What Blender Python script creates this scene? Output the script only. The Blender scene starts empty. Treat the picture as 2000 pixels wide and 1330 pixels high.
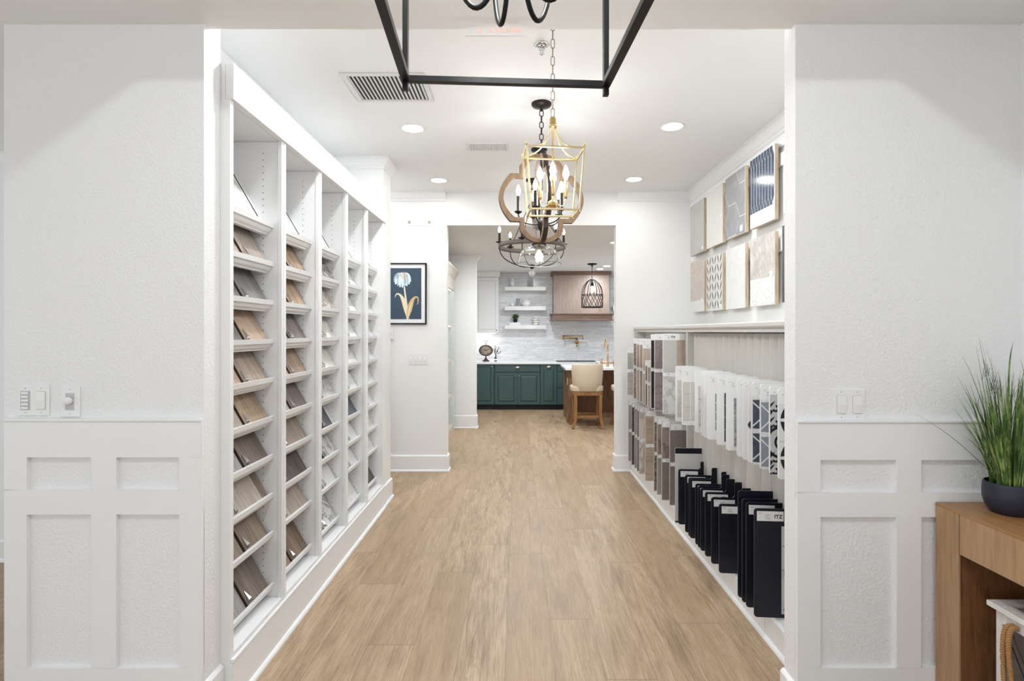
import bpy, math, random
from mathutils import Vector, Matrix
C = bpy.context.scene.collection
R = random.Random(7)
PI = math.pi

# ------------------------------------------------------------------ camera, world, exposure
F = 1070.0                       # focal length in pixels of the 2000 px frame
VX, VY, H = 1012.0, 648.0, 1.5   # vanishing point, eye height
cam_d = bpy.data.cameras.new('camera')
cam_d.sensor_width = 36.0
cam_d.lens = F / 2000 * 36
cam_d.shift_x = -(VX - 1000) / 2000
cam_d.shift_y = (VY - 665) / 2000
cam_d.clip_start = 0.05
cam = bpy.data.objects.new('camera', cam_d)
C.objects.link(cam)
cam.location = (0, 0, H)
cam.rotation_euler = (PI / 2, 0, 0)
sc = bpy.context.scene
sc.camera = cam
sc.view_settings.view_transform = 'Standard'
sc.view_settings.look = 'None'
sc.view_settings.exposure = 0.10
sc.view_settings.gamma = 1.0
sc.view_settings.use_curve_mapping = False
w = bpy.data.worlds.new('world')
sc.world = w
w.use_nodes = True
w.node_tree.nodes['Background'].inputs[0].default_value = (0.875, 0.94, 1.0, 1)
w.node_tree.nodes['Background'].inputs[1].default_value = 1.32
P_CORR, P_KITCH, P_TRAY = 11.0, 28.0, 26.0    # watts of the ceiling lamps

def X(px, D): return (px - VX) * D / F
def Z(py, D): return H + (VY - py) * D / F

# ------------------------------------------------------------------ materials
def lin(*c):
    if len(c) == 1: c = c[0]
    return tuple(((v / 255) / 12.92 if v / 255 < .04045 else ((v / 255 + .055) / 1.055) ** 2.4) for v in c) + (1.0,)

class NT:
    def __init__(s, nt): s.nt = nt
    def n(s, t, ins=None, **props):
        nd = s.nt.nodes.new(t)
        for k, v in props.items(): setattr(nd, k, v)
        for k, v in (ins or {}).items():
            if isinstance(v, bpy.types.NodeSocket): s.nt.links.new(v, nd.inputs[k])
            else: nd.inputs[k].default_value = v
        return nd
    def m(s, op, a, b=0.0, c=None):
        d = {0: a, 1: b}
        if c is not None: d[2] = c
        return s.n('ShaderNodeMath', d, operation=op).outputs[0]
    def mix(s, f, a, b, mode='MIX'):
        return s.n('ShaderNodeMix', {0: f, 6: a, 7: b}, data_type='RGBA', blend_type=mode).outputs[2]
    def ramp(s, f, stops):
        nd = s.n('ShaderNodeValToRGB', {0: f})
        e = nd.color_ramp.elements
        while len(e) < len(stops): e.new(0.5)
        for el, (p, c) in zip(e, stops):
            el.position = p; el.color = c if len(c) == 4 else tuple(c) + (1,)
        return nd.outputs[0]
    def coords(s, scale=(1, 1, 1), loc=(0, 0, 0)):
        tc = s.n('ShaderNodeTexCoord').outputs['Object']
        return s.n('ShaderNodeMapping', {0: tc, 1: loc, 3: scale}).outputs[0]
    def noise(s, v, scale, detail=4, rough=.5, dist=0):
        return s.n('ShaderNodeTexNoise', {'Vector': v, 'Scale': scale, 'Detail': detail, 'Roughness': rough, 'Distortion': dist}).outputs[0]
    def bump(s, h, strength=.2, distance=.01):
        return s.n('ShaderNodeBump', {'Height': h, 'Strength': strength, 'Distance': distance}).outputs[0]

def mat(name, col=(200, 200, 200), rough=.5, metal=0.0, fn=None, spec=.5, emit=0, trans=0, ior=1.45):
    m = bpy.data.materials.new(name)
    m.use_nodes = True
    b = m.node_tree.nodes['Principled BSDF']
    b.inputs['Base Color'].default_value = lin(col)
    b.inputs['Roughness'].default_value = rough
    b.inputs['Metallic'].default_value = metal
    b.inputs['Specular IOR Level'].default_value = spec
    b.inputs['Transmission Weight'].default_value = trans
    b.inputs['IOR'].default_value = ior
    if emit:
        b.inputs['Emission Color'].default_value = lin(col)
        b.inputs['Emission Strength'].default_value = emit
    if fn: fn(NT(m.node_tree), b)
    m.diffuse_color = lin(col)
    return m

def link(t, b, col=None, bump=None, rough=None):
    if col is not None: t.nt.links.new(col, b.inputs['Base Color'])
    if bump is not None: t.nt.links.new(bump, b.inputs['Normal'])
    if rough is not None: t.nt.links.new(rough, b.inputs['Roughness'])

def f_orange_peel(t, b):
    v = t.coords()
    link(t, b, bump=t.bump(t.noise(v, 95, 3, .55), .6, .005))

def f_fine(t, b):
    v = t.coords()
    link(t, b, bump=t.bump(t.noise(v, 60, 3, .6), .06, .003))

def wood(name, light, dark, rough=.5, scale=1.0, axis='z', seed=0.0, plank=0, contrast=1.0):
    def fn(t, b):
        s = {'z': (9, 9, 1.1), 'y': (9, 1.1, 9), 'x': (1.1, 9, 9)}[axis]
        v = t.coords(tuple(a * scale for a in s), (seed, seed * 1.7, seed * .6))
        g1 = t.noise(v, 3.2, 6, .6, 1.4)
        s2 = {'z': (80, 80, 3), 'y': (80, 3, 80), 'x': (3, 80, 80)}[axis]
        g2 = t.noise(t.coords(tuple(a * scale for a in s2), (seed, seed, seed)), 2.0, 3, .6)
        f = t.m('ADD', t.m('MULTIPLY', g1, .75), t.m('MULTIPLY', g2, .35))
        c = t.ramp(f, [(.36, lin(dark)), (.60, lin(light)), (.8, lin([min(255, x * 1.05) for x in light]))])
        if plank:
            ax = {'z': 'Y', 'y': 'X', 'x': 'Y'}[axis]
            sp = t.n('ShaderNodeSeparateXYZ', {0: t.coords(loc=(seed * .013, seed * .017, 0))})
            u = t.m('MULTIPLY', sp.outputs[ax], 1.0 / plank)
            wn = t.n('ShaderNodeTexWhiteNoise', {'W': t.m('ADD', t.m('FLOOR', u), seed)}, noise_dimensions='1D').outputs[0]
            c = t.mix(t.m('MULTIPLY', wn, .45), c, lin([x * .72 for x in dark]))
            ed = t.m('LESS_THAN', t.m('FRACT', u), .025)
            c = t.mix(t.m('MULTIPLY', ed, .5), c, lin([x * .5 for x in dark]))
        link(t, b, c, t.bump(g2, .08, .002))
    return mat(name, light, rough, fn=fn)

def marble(name, base, vein, rough=.25, scale=4.0, amount=.5, seed=0.0, thin=.06):
    def fn(t, b):
        v = t.coords((1, 1, 1), (seed, seed * 1.3, seed * .7))
        n = t.noise(v, scale, 6, .6, 1.6)
        d = t.m('ABSOLUTE', t.m('SUBTRACT', n, .5))
        k = t.ramp(d, [(0, (1, 1, 1)), (thin, (0, 0, 0))])
        n2 = t.noise(v, scale * .7, 3, .5)
        k = t.m('MULTIPLY', k, t.m('MULTIPLY', n2, amount * 2))
        link(t, b, t.mix(k, lin(base), lin(vein)))
    return mat(name, base, rough, fn=fn)

def granite(name, base, dark, rough=.3, scale=60.0, thr=.5, seed=0.0, soft=.08, third=None):
    def fn(t, b):
        v = t.coords((1, 1, 1), (seed, seed, seed))
        n = t.noise(v, scale, 5, .7, .6)
        c = t.ramp(n, [(thr - soft, lin(dark)), (thr + soft, lin(base))])
        if third:
            n2 = t.noise(v, scale * .35, 4, .6, .4)
            c = t.mix(t.ramp(n2, [(.52, (0, 0, 0)), (.62, (1, 1, 1))]), c, lin(third))
        link(t, b, c)
    return mat(name, base, rough, fn=fn)

def cloudy(name, a, bcol, rough=.35, scale=5.0, seed=0.0, metal=0):
    def fn(t, b):
        n = t.noise(t.coords(loc=(seed, seed, seed)), scale, 5, .6, .8)
        link(t, b, t.ramp(n, [(.35, lin(a)), (.65, lin(bcol))]))
    return mat(name, a, rough, metal, fn=fn)

def f_floor(t, b):
    tc = t.n('ShaderNodeTexCoord').outputs['Object']
    sp = t.n('ShaderNodeSeparateXYZ', {0: tc})
    x, y = sp.outputs[0], sp.outputs[1]
    u = t.m('ADD', t.m('MULTIPLY', x, 1 / .22), 50.27)
    col = t.m('FLOOR', u)
    fu = t.m('FRACT', u)
    r1 = t.n('ShaderNodeTexWhiteNoise', {'W': col}, noise_dimensions='1D').outputs[0]
    v = t.m('ADD', t.m('MULTIPLY', y, 1 / 1.8), t.m('MULTIPLY', r1, 7.3))
    row = t.m('FLOOR', v)
    fv = t.m('FRACT', v)
    cell = t.n('ShaderNodeCombineXYZ', {0: col, 1: row, 2: 3.1}).outputs[0]
    wn = t.n('ShaderNodeTexWhiteNoise', {'Vector': cell}, noise_dimensions='3D')
    tone = wn.outputs[0]
    off = t.n('ShaderNodeVectorMath', {0: wn.outputs[1], 1: (30, 30, 30)}, operation='MULTIPLY').outputs[0]
    def gc(sx, sy):
        mp = t.n('ShaderNodeMapping', {0: tc, 3: (sx, sy, 1)}).outputs[0]
        return t.n('ShaderNodeVectorMath', {0: mp, 1: off}, operation='ADD').outputs[0]
    g1 = t.noise(gc(8, 1.1), 1.5, 3, .5, 1.0)           # broad cathedral figure
    g2 = t.noise(gc(150, 4.5), 1.3, 4, .68, .25)           # fine grain
    ring = t.m('PINGPONG', t.m('MULTIPLY', t.noise(gc(6.5, .8), 1.0, 2, .5, .6), 26.0), .5)
    kn = t.noise(gc(15, 3.6), 1.0, 3, .6, .9)
    c = t.ramp(t.m('ADD', t.m('MULTIPLY', g1, .42), t.m('MULTIPLY', g2, .58)),
               [(.36, lin(128, 105, 81)), (.49, lin(166, 141, 113)), (.61, lin(187, 164, 136))])
    c = t.mix(t.m('MULTIPLY', t.ramp(ring, [(.0, (1, 1, 1)), (.2, (0, 0, 0))]), .22), c, lin(122, 100, 78))
    c = t.mix(t.m('MULTIPLY', t.ramp(kn, [(.69, (0, 0, 0)), (.77, (1, 1, 1))]), .7), c, lin(108, 86, 62))
    c = t.mix(t.m('MULTIPLY', tone, .55), c, t.mix(wn.outputs[0], lin(185, 165, 139), lin(156, 129, 100)))
    s1 = t.m('MAXIMUM', t.m('LESS_THAN', fu, .010), t.m('LESS_THAN', fv, .0022))
    c = t.mix(t.m('MULTIPLY', s1, .55), c, lin(92, 74, 56))
    hgt = t.m('SUBTRACT', t.m('MULTIPLY', g2, .5), t.m('MULTIPLY', s1, 1.0))
    link(t, b, c, t.bump(hgt, .12, .002), t.m('ADD', .36, t.m('MULTIPLY', g1, .14)))

def f_backsplash(t, b):
    tc = t.n('ShaderNodeTexCoord').outputs['Object']
    sp = t.n('ShaderNodeSeparateXYZ', {0: tc})
    vec = t.n('ShaderNodeCombineXYZ', {0: sp.outputs[0], 1: sp.outputs[2], 2: 0.0}).outputs[0]
    br = t.n('ShaderNodeTexBrick', {'Vector': vec, 'Color1': lin(242, 242, 243), 'Color2': lin(216, 216, 219),
             'Mortar': lin(205, 205, 205), 'Scale': 1.0, 'Mortar Size': .0015, 'Brick Width': .24, 'Row Height': .048, 'Bias': -.3})
    n = t.noise(t.n('ShaderNodeMapping', {0: vec, 3: (3, 22, 1)}).outputs[0], 2.0, 5, .6, .6)
    c = t.mix(t.ramp(n, [(.45, (0, 0, 0)), (.75, (.7, .7, .7))]), br.outputs[0], lin(196, 196, 200))
    link(t, b, c)

M = {}
def reg(k, m): M[k] = m; return m
reg('wall', mat('white_wall_paint', (236, 236, 236), .6, fn=f_orange_peel))
reg('smooth', mat('white_smooth_paint', (237, 237, 236), .55, fn=f_fine))
reg('ceil', mat('white_ceiling_paint', (238, 238, 237), .75, fn=f_fine))
reg('trim', mat('white_trim_enamel', (238, 238, 238), .35))
reg('case', mat('white_bookcase_lacquer', (236, 236, 236), .32))
reg('greige', mat('warm_white_rack_paint', (216, 214, 209), .45))
reg('slat', mat('warm_grey_slat_paint', (203, 200, 194), .5))
reg('floor', mat('light_oak_plank', (190, 164, 132), .42, fn=f_floor))
reg('black', mat('black_painted_metal', (22, 21, 21), .38, .3))
reg('bronze', mat('dark_bronze_metal', (52, 46, 42), .4, .6))
reg('brass', mat('aged_brass', (204, 174, 118), .28, 1.0))
reg('gold', mat('soft_gold_metal', (216, 200, 158), .3, 1.0))
reg('chrome', mat('polished_chrome', (215, 215, 215), .12, 1.0))
reg('nickel', mat('brushed_nickel', (190, 186, 178), .3, 1.0))
reg('chainm', mat('aged_nickel_chain', (150, 140, 126), .35, .9))
reg('hole', mat('dark_peg_hole', (60, 56, 52), .9))
reg('dark', mat('dark_void', (20, 20, 20), .9))
reg('bulb', mat('lit_bulb_glass', (255, 236, 205), .3, emit=9.0))
reg('lens', mat('lit_lamp_lens', (255, 252, 245), .4, emit=7.0))
reg('thinglass', mat('thin_clear_glass', (250, 252, 252), .03, trans=1.0, ior=1.08))
reg('glass', mat('clear_glass', (250, 252, 252), .03, trans=1.0, ior=1.45))
reg('acrylic', mat('clear_acrylic', (245, 245, 245), .2))
M['acrylic'].node_tree.nodes['Principled BSDF'].inputs['Alpha'].default_value = .07
reg('plastic', mat('white_switch_plastic', (236, 236, 236), .3))
reg('plastic2', mat('grey_white_plastic', (190, 190, 190), .35))
reg('label', mat('white_paper_label', (238, 238, 238), .6))
reg('ink', mat('grey_print_ink', (120, 122, 128), .8))
reg('inkb', mat('black_print_ink', (28, 28, 30), .8))
reg('navy', mat('black_navy_board', (18, 20, 33), .42))
reg('whiteboard', mat('white_sample_board', (240, 240, 240), .4))
reg('greyboard', mat('light_grey_board', (200, 198, 194), .5))
reg('ply', wood('plywood_edge', (210, 192, 166), (174, 148, 116), .7))
reg('corewood', mat('brown_core_edge', (70, 54, 44), .7))
reg('coredark', mat('black_core_edge', (34, 34, 36), .5))
reg('ply_light', mat('pale_core_edge', (188, 176, 160), .7))
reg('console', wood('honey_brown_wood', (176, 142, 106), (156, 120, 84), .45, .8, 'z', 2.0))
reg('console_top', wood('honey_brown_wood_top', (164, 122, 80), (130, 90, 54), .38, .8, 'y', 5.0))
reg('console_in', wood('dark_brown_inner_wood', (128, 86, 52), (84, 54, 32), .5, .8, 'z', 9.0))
reg('pot', mat('matte_navy_ceramic', (40, 42, 56), .45))
reg('soil', mat('dark_potting_soil', (40, 32, 26), .95))
def f_grass(t, b):
    n = t.noise(t.coords((1, 1, .6)), 26, 3, .6)
    link(t, b, t.ramp(n, [(.35, lin(48, 74, 32)), (.5, lin(92, 126, 56)), (.66, lin(168, 186, 112))]))
reg('grass', mat('grass_blade_green', (78, 112, 46), .5, fn=f_grass))
reg('twig', mat('dark_green_brown_stem', (78, 88, 56), .6))
def f_whitewash(t, b):
    n = t.noise(t.coords((14, 14, 1.5)), 3, 6, .65, .6)
    link(t, b, t.ramp(n, [(.28, lin(140, 122, 106)), (.36, lin(216, 210, 202)), (.7, lin(236, 233, 228))]))
reg('whitewash', mat('distressed_white_wood', (224, 218, 210), .6, fn=f_whitewash))
reg('rope', mat('jute_rope', (170, 126, 80), .85))
reg('green', mat('deep_green_cabinet_paint', (62, 86, 84), .38))
reg('greendark', mat('dark_green_toe_kick', (26, 34, 30), .6))
reg('quartz', mat('white_quartz', (240, 240, 242), .2))
reg('splash', mat('grey_marble_mosaic', (205, 205, 206), .2, fn=f_backsplash))
reg('hood', wood('taupe_brown_wood_hood', (150, 134, 124), (132, 115, 105), .4, .6, 'z', 4.0))
reg('hoodtrim', wood('taupe_brown_wood_trim', (122, 99, 85), (94, 74, 62), .4, .8, 'x', 6.0))
reg('island', wood('warm_brown_island_wood', (138, 103, 76), (100, 71, 50), .4, .8, 'z', 7.0))
reg('stoolwood', wood('honey_oak_stool_wood', (154, 110, 66), (114, 77, 45), .4, 1.2, 'z', 3.0))
reg('cream', mat('cream_upholstery', (206, 190, 168), .75))
reg('ringwood', mat('weathered_grey_ring', (104, 95, 88), .6))
reg('iron', mat('wrought_iron', (30, 28, 28), .5, .4))
reg('copper', mat('brushed_copper_gold', (200, 156, 96), .25, 1.0))
reg('clockface', cloudy('aged_clock_face', (188, 170, 150), (160, 142, 124), .7, 9))
reg('clockrim', mat('aged_brown_metal', (92, 74, 60), .45, .5))
reg('leaf', mat('small_plant_green', (74, 110, 58), .5))
reg('ceramic', mat('white_ceramic', (236, 236, 236), .25))
reg('lantwood', wood('weathered_oak_lantern', (144, 118, 92), (106, 84, 64), .55, 2.0, 'z', 8.0))
reg('lantedge', mat('dark_brown_lantern_edge', (58, 44, 36), .6))
reg('picnavy', mat('slate_blue_print', (54, 74, 92), .5))
reg('picmat', mat('white_picture_mat', (235, 235, 238), .6))
reg('petal', mat('pale_blue_petal_ink', (214, 226, 230), .6))
reg('petal2', mat('grey_blue_petal_ink', (160, 178, 190), .6))
reg('stemink', mat('cream_stem_ink', (226, 214, 184), .6))
reg('stemink2', mat('ochre_stem_ink', (206, 176, 124), .6))
reg('vent', mat('white_vent_metal', (222, 221, 219), .4))
reg('ventdark', mat('duct_shade', (70, 68, 66), .8))
reg('pink', mat('faded_pink_lettering', (246, 216, 208), .6))

# ------------------------------------------------------------------ geometry helpers
ORG = {}
class MB:
    def __init__(s): s.v, s.f, s.mi, s.sm = [], [], [], []
    def add(s, vs, fs, mi=0, smooth=False):
        o = len(s.v)
        s.v += [tuple(v) for v in vs]
        for f in fs:
            s.f.append(tuple(i + o for i in f)); s.mi.append(mi); s.sm.append(smooth)
        return s
    def box(s, x0, x1, y0, y1, z0, z1, mi=0):
        x0, x1 = sorted((x0, x1)); y0, y1 = sorted((y0, y1)); z0, z1 = sorted((z0, z1))
        vs = [(x, y, z) for z in (z0, z1) for y in (y0, y1) for x in (x0, x1)]
        return s.add(vs, [(0, 2, 3, 1), (4, 5, 7, 6), (0, 1, 5, 4), (2, 6, 7, 3), (0, 4, 6, 2), (1, 3, 7, 5)], mi)
    def prism(s, poly, axis, a0, a1, mi=0, smooth=False):
        def p(q, a):
            return {'x': (a, q[0], q[1]), 'y': (q[0], a, q[1]), 'z': (q[0], q[1], a)}[axis]
        n = len(poly)
        vs = [p(q, a0) for q in poly] + [p(q, a1) for q in poly]
        s.add(vs, [tuple(range(n))[::-1], tuple(range(n, 2 * n))], mi)
        s.add(vs, [(i, (i + 1) % n, n + (i + 1) % n, n + i) for i in range(n)], mi, smooth)
        return s
    def bar(s, p0, p1, wd, ht=None, mi=0, up=(0, 0, 1)):
        ht = ht or wd
        p0, p1 = Vector(p0), Vector(p1)
        d = (p1 - p0).normalized()
        u = Vector(up)
        if abs(d.dot(u)) > .98: u = Vector((0, 1, 0))
        a = d.cross(u).normalized(); b = a.cross(d).normalized()
        vs = [q + a * sx * wd / 2 + b * sy * ht / 2 for q in (p0, p1) for sx, sy in ((-1, -1), (1, -1), (1, 1), (-1, 1))]
        return s.add(vs, [(3, 2, 1, 0), (4, 5, 6, 7), (0, 1, 5, 4), (1, 2, 6, 5), (2, 3, 7, 6), (3, 0, 4, 7)], mi)
    def tube(s, pts, r, seg=8, closed=False, mi=0, cap=True):
        pts = [Vector(p) for p in pts]
        n = len(pts)
        rs = r if isinstance(r, (list, tuple)) else [r] * n
        tang = []
        for i in range(n):
            if closed: d = pts[(i + 1) % n] - pts[i - 1]
            else: d = pts[min(i + 1, n - 1)] - pts[max(i - 1, 0)]
            tang.append(d.normalized())
        u = Vector((0, 0, 1)) if abs(tang[0].z) < .9 else Vector((1, 0, 0))
        a = tang[0].cross(u).normalized()
        vs = []
        for i in range(n):
            a = (a - tang[i] * a.dot(tang[i])).normalized()
            b = tang[i].cross(a)
            vs += [pts[i] + (a * math.cos(2 * PI * k / seg) + b * math.sin(2 * PI * k / seg)) * rs[i] for k in range(seg)]
        fs = []
        m = n if closed else n - 1
        for i in range(m):
            j = (i + 1) % n
            fs += [(i * seg + k, i * seg + (k + 1) % seg, j * seg + (k + 1) % seg, j * seg + k) for k in range(seg)]
        s.add(vs, fs, mi, True)
        if cap and not closed:
            s.add(vs[:seg], [tuple(range(seg))[::-1]], mi)
            s.add(vs[-seg:], [tuple(range(seg))], mi)
        return s
    def lathe(s, prof, c=(0, 0, 0), seg=24, mi=0, axis='z', closed=False, sx=1.0, sy=1.0, smooth=True):
        vs = []
        for r, h in prof:
            for k in range(seg):
                a = 2 * PI * k / seg
                if axis == 'z': q = (c[0] + r * math.cos(a) * sx, c[1] + r * math.sin(a) * sy, c[2] + h)
                elif axis == 'y': q = (c[0] + r * math.cos(a) * sx, c[1] + h, c[2] + r * math.sin(a) * sy)
                else: q = (c[0] + h, c[1] + r * math.cos(a) * sx, c[2] + r * math.sin(a) * sy)
                vs.append(q)
        n = len(prof)
        fs = []
        for i in range(n if closed else n - 1):
            j = (i + 1) % n
            fs += [(i * seg + k, i * seg + (k + 1) % seg, j * seg + (k + 1) % seg, j * seg + k) for k in range(seg)]
        s.add(vs, fs, mi, smooth)
        if not closed:
            if prof[0][0] > 1e-5: s.add(vs[:seg], [tuple(range(seg))[::-1]], mi)
            if prof[-1][0] > 1e-5: s.add(vs[-seg:], [tuple(range(seg))], mi)
        return s
    def ball(s, c, r, seg=12, rings=8, mi=0, sz=1.0):
        return s.lathe([(max(r * math.sin(PI * i / rings), 1e-6), -r * sz * math.cos(PI * i / rings)) for i in range(rings + 1)], c, seg, mi)
    def flat(s, poly, fn, mi=0):
        return s.add([fn(*q) for q in poly], [tuple(range(len(poly)))], mi)
    def build(s, name, mats, parent=None, loc=None, bevel=0, local=False, seg=2, structure=False, recalc=True):
        if not isinstance(mats, (list, tuple)): mats = [mats]
        o0 = Vector((0, 0, 0))
        if local: o0 = Vector((0, 0, 0))
        elif parent is not None: o0 = ORG[parent]
        elif loc is not None: o0 = Vector(loc)
        me = bpy.data.meshes.new(name)
        me.from_pydata([tuple(Vector(v) - o0) for v in s.v], [], s.f)
        for m in mats: me.materials.append(m)
        me.polygons.foreach_set('material_index', s.mi)
        me.polygons.foreach_set('use_smooth', s.sm)
        me.update()
        if recalc:
            import bmesh
            bm = bmesh.new(); bm.from_mesh(me)
            bmesh.ops.remove_doubles(bm, verts=bm.verts, dist=1e-5)
            bmesh.ops.recalc_face_normals(bm, faces=bm.faces)
            bm.to_mesh(me); bm.free()
        ob = bpy.data.objects.new(name, me)
        C.objects.link(ob)
        if parent is not None:
            ob.parent = parent; ORG[ob] = Vector(o0) if not local else Vector((0, 0, 0))
        else:
            ob.location = o0; ORG[ob] = Vector(o0)
        if bevel:
            bv = ob.modifiers.new('bevel', 'BEVEL')
            bv.width = bevel; bv.segments = seg; bv.limit_method = 'ANGLE'; bv.angle_limit = math.radians(40)
            bv.harden_normals = False
        if structure: ob['kind'] = 'structure'
        return ob

def tag(o, label, cat, group=None):
    o['label'] = label; o['category'] = cat
    if group: o['group'] = group
    return o
def thing(name, label, cat, loc=(0, 0, 0), rotz=0, group=None):
    o = bpy.data.objects.new(name, None)
    o.empty_display_size = .05
    C.objects.link(o)
    o.location = loc; o.rotation_euler = (0, 0, rotz)
    ORG[o] = Vector(loc)
    return tag(o, label, cat, group)
def struct(name, mb, m, bevel=0, loc=None): return mb.build(name, m, None, loc, bevel, structure=True)
def box(*a): return MB().box(*a)
def bez(p0, p1, p2, p3, n=12):
    p0, p1, p2, p3 = map(Vector, (p0, p1, p2, p3))
    return [p0 * (1 - t) ** 3 + p1 * 3 * t * (1 - t) ** 2 + p2 * 3 * t * t * (1 - t) + p3 * t ** 3 for t in [i / n for i in range(n + 1)]]
def rrect(x0, x1, y0, y1, r, corners='1111', n=4):
    pts = []
    cs = [(x0 + r, y0 + r, PI, x0, y0), (x1 - r, y0 + r, 1.5 * PI, x1, y0), (x1 - r, y1 - r, 0, x1, y1), (x0 + r, y1 - r, .5 * PI, x0, y1)]
    for (cx, cy, a, ex, ey), k in zip(cs, corners):
        if k == '1': pts += [(cx + r * math.cos(a + .5 * PI * i / n), cy + r * math.sin(a + .5 * PI * i / n)) for i in range(n + 1)]
        else: pts.append((ex, ey))
    return pts
def clip(poly, x0, x1, y0, y1):
    def cut(ps, ax, v, keep_gt):
        out = []
        for i in range(len(ps)):
            a, b = ps[i - 1], ps[i]
            ia = (a[ax] >= v) if keep_gt else (a[ax] <= v)
            ib = (b[ax] >= v) if keep_gt else (b[ax] <= v)
            if ia != ib:
                t = (v - a[ax]) / (b[ax] - a[ax])
                out.append((a[0] + t * (b[0] - a[0]), a[1] + t * (b[1] - a[1])))
            if ib: out.append(b)
        return out
    for ax, v, g in ((0, x0, True), (0, x1, False), (1, y0, True), (1, y1, False)):
        if len(poly) < 3: return []
        poly = cut(poly, ax, v, g)
    return poly if len(poly) >= 3 else []
TXT = {}
def text(s, size, m, name='lettering', parent=None, mtx=None):
    if s not in TXT:
        cu = bpy.data.curves.new('t', 'FONT'); cu.body = s; cu.size = 1.0; cu.align_x = 'CENTER'; cu.align_y = 'CENTER'; cu.offset = .03
        to = bpy.data.objects.new('t', cu); C.objects.link(to)
        dg = bpy.context.evaluated_depsgraph_get()
        me = bpy.data.meshes.new_from_object(to.evaluated_get(dg))
        bpy.data.objects.remove(to); bpy.data.curves.remove(cu)
        TXT[s] = me
    me = TXT[s].copy(); me.materials.clear(); me.materials.append(m)
    me.transform(mtx @ Matrix.Scale(size, 4))
    ob = bpy.data.objects.new(name, me); C.objects.link(ob)
    if parent is not None: ob.parent = parent
    ORG[ob] = Vector((0, 0, 0))
    return ob
def lamp(name, x, y, z, power, size=.13, col=(.895, .95, 1.0), spread=PI, rot=None):
    l = bpy.data.lights.new(name, 'AREA')
    l.shape = 'DISK'; l.size = size; l.energy = power; l.color = col; l.spread = spread
    o = bpy.data.objects.new(name, l); C.objects.link(o); o.location = (x, y, z)
    if rot: o.rotation_euler = rot
    return o

def base_prof(x, s, h, tk=.015):       # profile (x,z) of a baseboard on a wall at x, projecting towards s
    return [(x, 0), (x + s * (tk + .014), 0), (x + s * (tk + .013), .010), (x + s * (tk + .006), .019), (x + s * tk, .021),
            (x + s * tk, h - .012), (x + s * tk * .55, h - .003), (x + s * tk * .3, h), (x, h)]
def crown_prof(x, s, zc, d=.085, h=.115):
    return [(x, zc), (x + s * d, zc), (x + s * d, zc - h * .12), (x + s * d * .8, zc - h * .18), (x + s * d * .62, zc - h * .4), (x + s * d * .36, zc - h * .66),
            (x + s * d * .2, zc - h * .76), (x + s * d * .2, zc - h * .9), (x, zc - h)]

def sweep(path, prof, z0=0.0, mb=None):
    """profile (d outwards, z) swept along a path of (x, y) with mitred corners; outwards is to the right of the path"""
    mb = mb or MB()
    n = len(path); dirs = [(Vector(path[i + 1]) - Vector(path[i])).normalized() for i in range(n - 1)]
    rings = []
    for i in range(n):
        a = dirs[max(i - 1, 0)]; b_ = dirs[min(i, n - 2)]
        na, nb = Vector((a.y, -a.x)), Vector((b_.y, -b_.x))
        mt = (na + nb); mt = mt / (1 + na.dot(nb))
        rings.append([(path[i][0] + mt.x * d, path[i][1] + mt.y * d, z0 + z) for d, z in prof])
    k = len(prof); vs = [v for r in rings for v in r]; fs = []
    for i in range(n - 1):
        fs += [(i * k + j, i * k + (j + 1) % k, (i + 1) * k + (j + 1) % k, (i + 1) * k + j) for j in range(k)]
    fs += [tuple(range(k))[::-1], tuple(range((n - 1) * k, n * k))]
    return mb.add(vs, fs)
# ------------------------------------------------------------------ the shell
ZN, ZC, ZK = 2.664, 3.0, 2.69        # ceilings: front room, passage, kitchen
YF, YFAR = 2.075, 5.9                # front wall face, far wall face
struct('floor', box(-5.2, 3.4, -3.6, 11.3, -.06, 0), M['floor'])
nc = MB().box(-5.2, 2.0, 1.70, 2.107, ZN, ZN + .06)
nc.box(-5.2, -1.152, -3.4, 1.7, ZN, ZN + .06).box(1.152, 2.0, -3.4, 1.7, ZN, ZN + .06).box(-1.152, 1.152, -3.4, -1.5, ZN, ZN + .06)
nc.box(-1.21, -1.152, -1.56, 1.76, ZN + .06, 3.52).box(1.152, 1.21, -1.56, 1.76, ZN + .06, 3.52).box(-1.152, 1.152, 1.70, 1.76, ZN + .06, 3.52)
nc.box(-1.152, 1.152, -1.56, -1.5, ZN + .06, 3.52).box(-1.21, 1.21, -1.56, 1.76, 3.52, 3.56)
nc.box(-5.2, -1.947, 2.107, 3.7, ZN, ZN + .06)
struct('ceiling', nc, M['ceil'])
struct('ceiling_corridor', box(-2.4, 1.98, 2.107, 6.02, ZC, ZC + .05), M['ceil'])
struct('ceiling_kitchen', box(-1.6, 3.4, 6.02, 11.3, ZK, ZK + .05), M['ceil'])
struct('wall_front_header', box(-1.947, 1.96, 2.03, 2.107, ZN + .06, ZC + .05), M['smooth'])
struct('wall_front_left', box(-1.947, -1.19, YF, 2.19, 0, ZN).box(-1.947, -1.19, 2.107, 2.19, ZN, ZC), M['wall'])
struct('wall_front_right', box(1.05, 1.96, YF, 2.16, 0, ZN).box(1.05, 1.96, 2.107, 2.16, ZN, ZC), M['wall'])
struct('wall_right_side', box(1.905, 2.0, -3.4, YF, 0, ZN), M['wall'])
struct('wall_left_room', box(-5.2, -1.78, 3.59, 3.7, 0, ZN), M['smooth'])
struct('wall_left', box(-1.75, -1.65, 2.19, 4.72, 0, ZC), M['smooth'])
struct('wall_left_pier', box(-2.3, -1.16, 4.72, 4.98, 0, ZC), M['smooth'])
struct('wall_left_recess', box(-2.4, -2.3, 4.72, 6.02, 0, ZC), M['smooth'])
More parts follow.
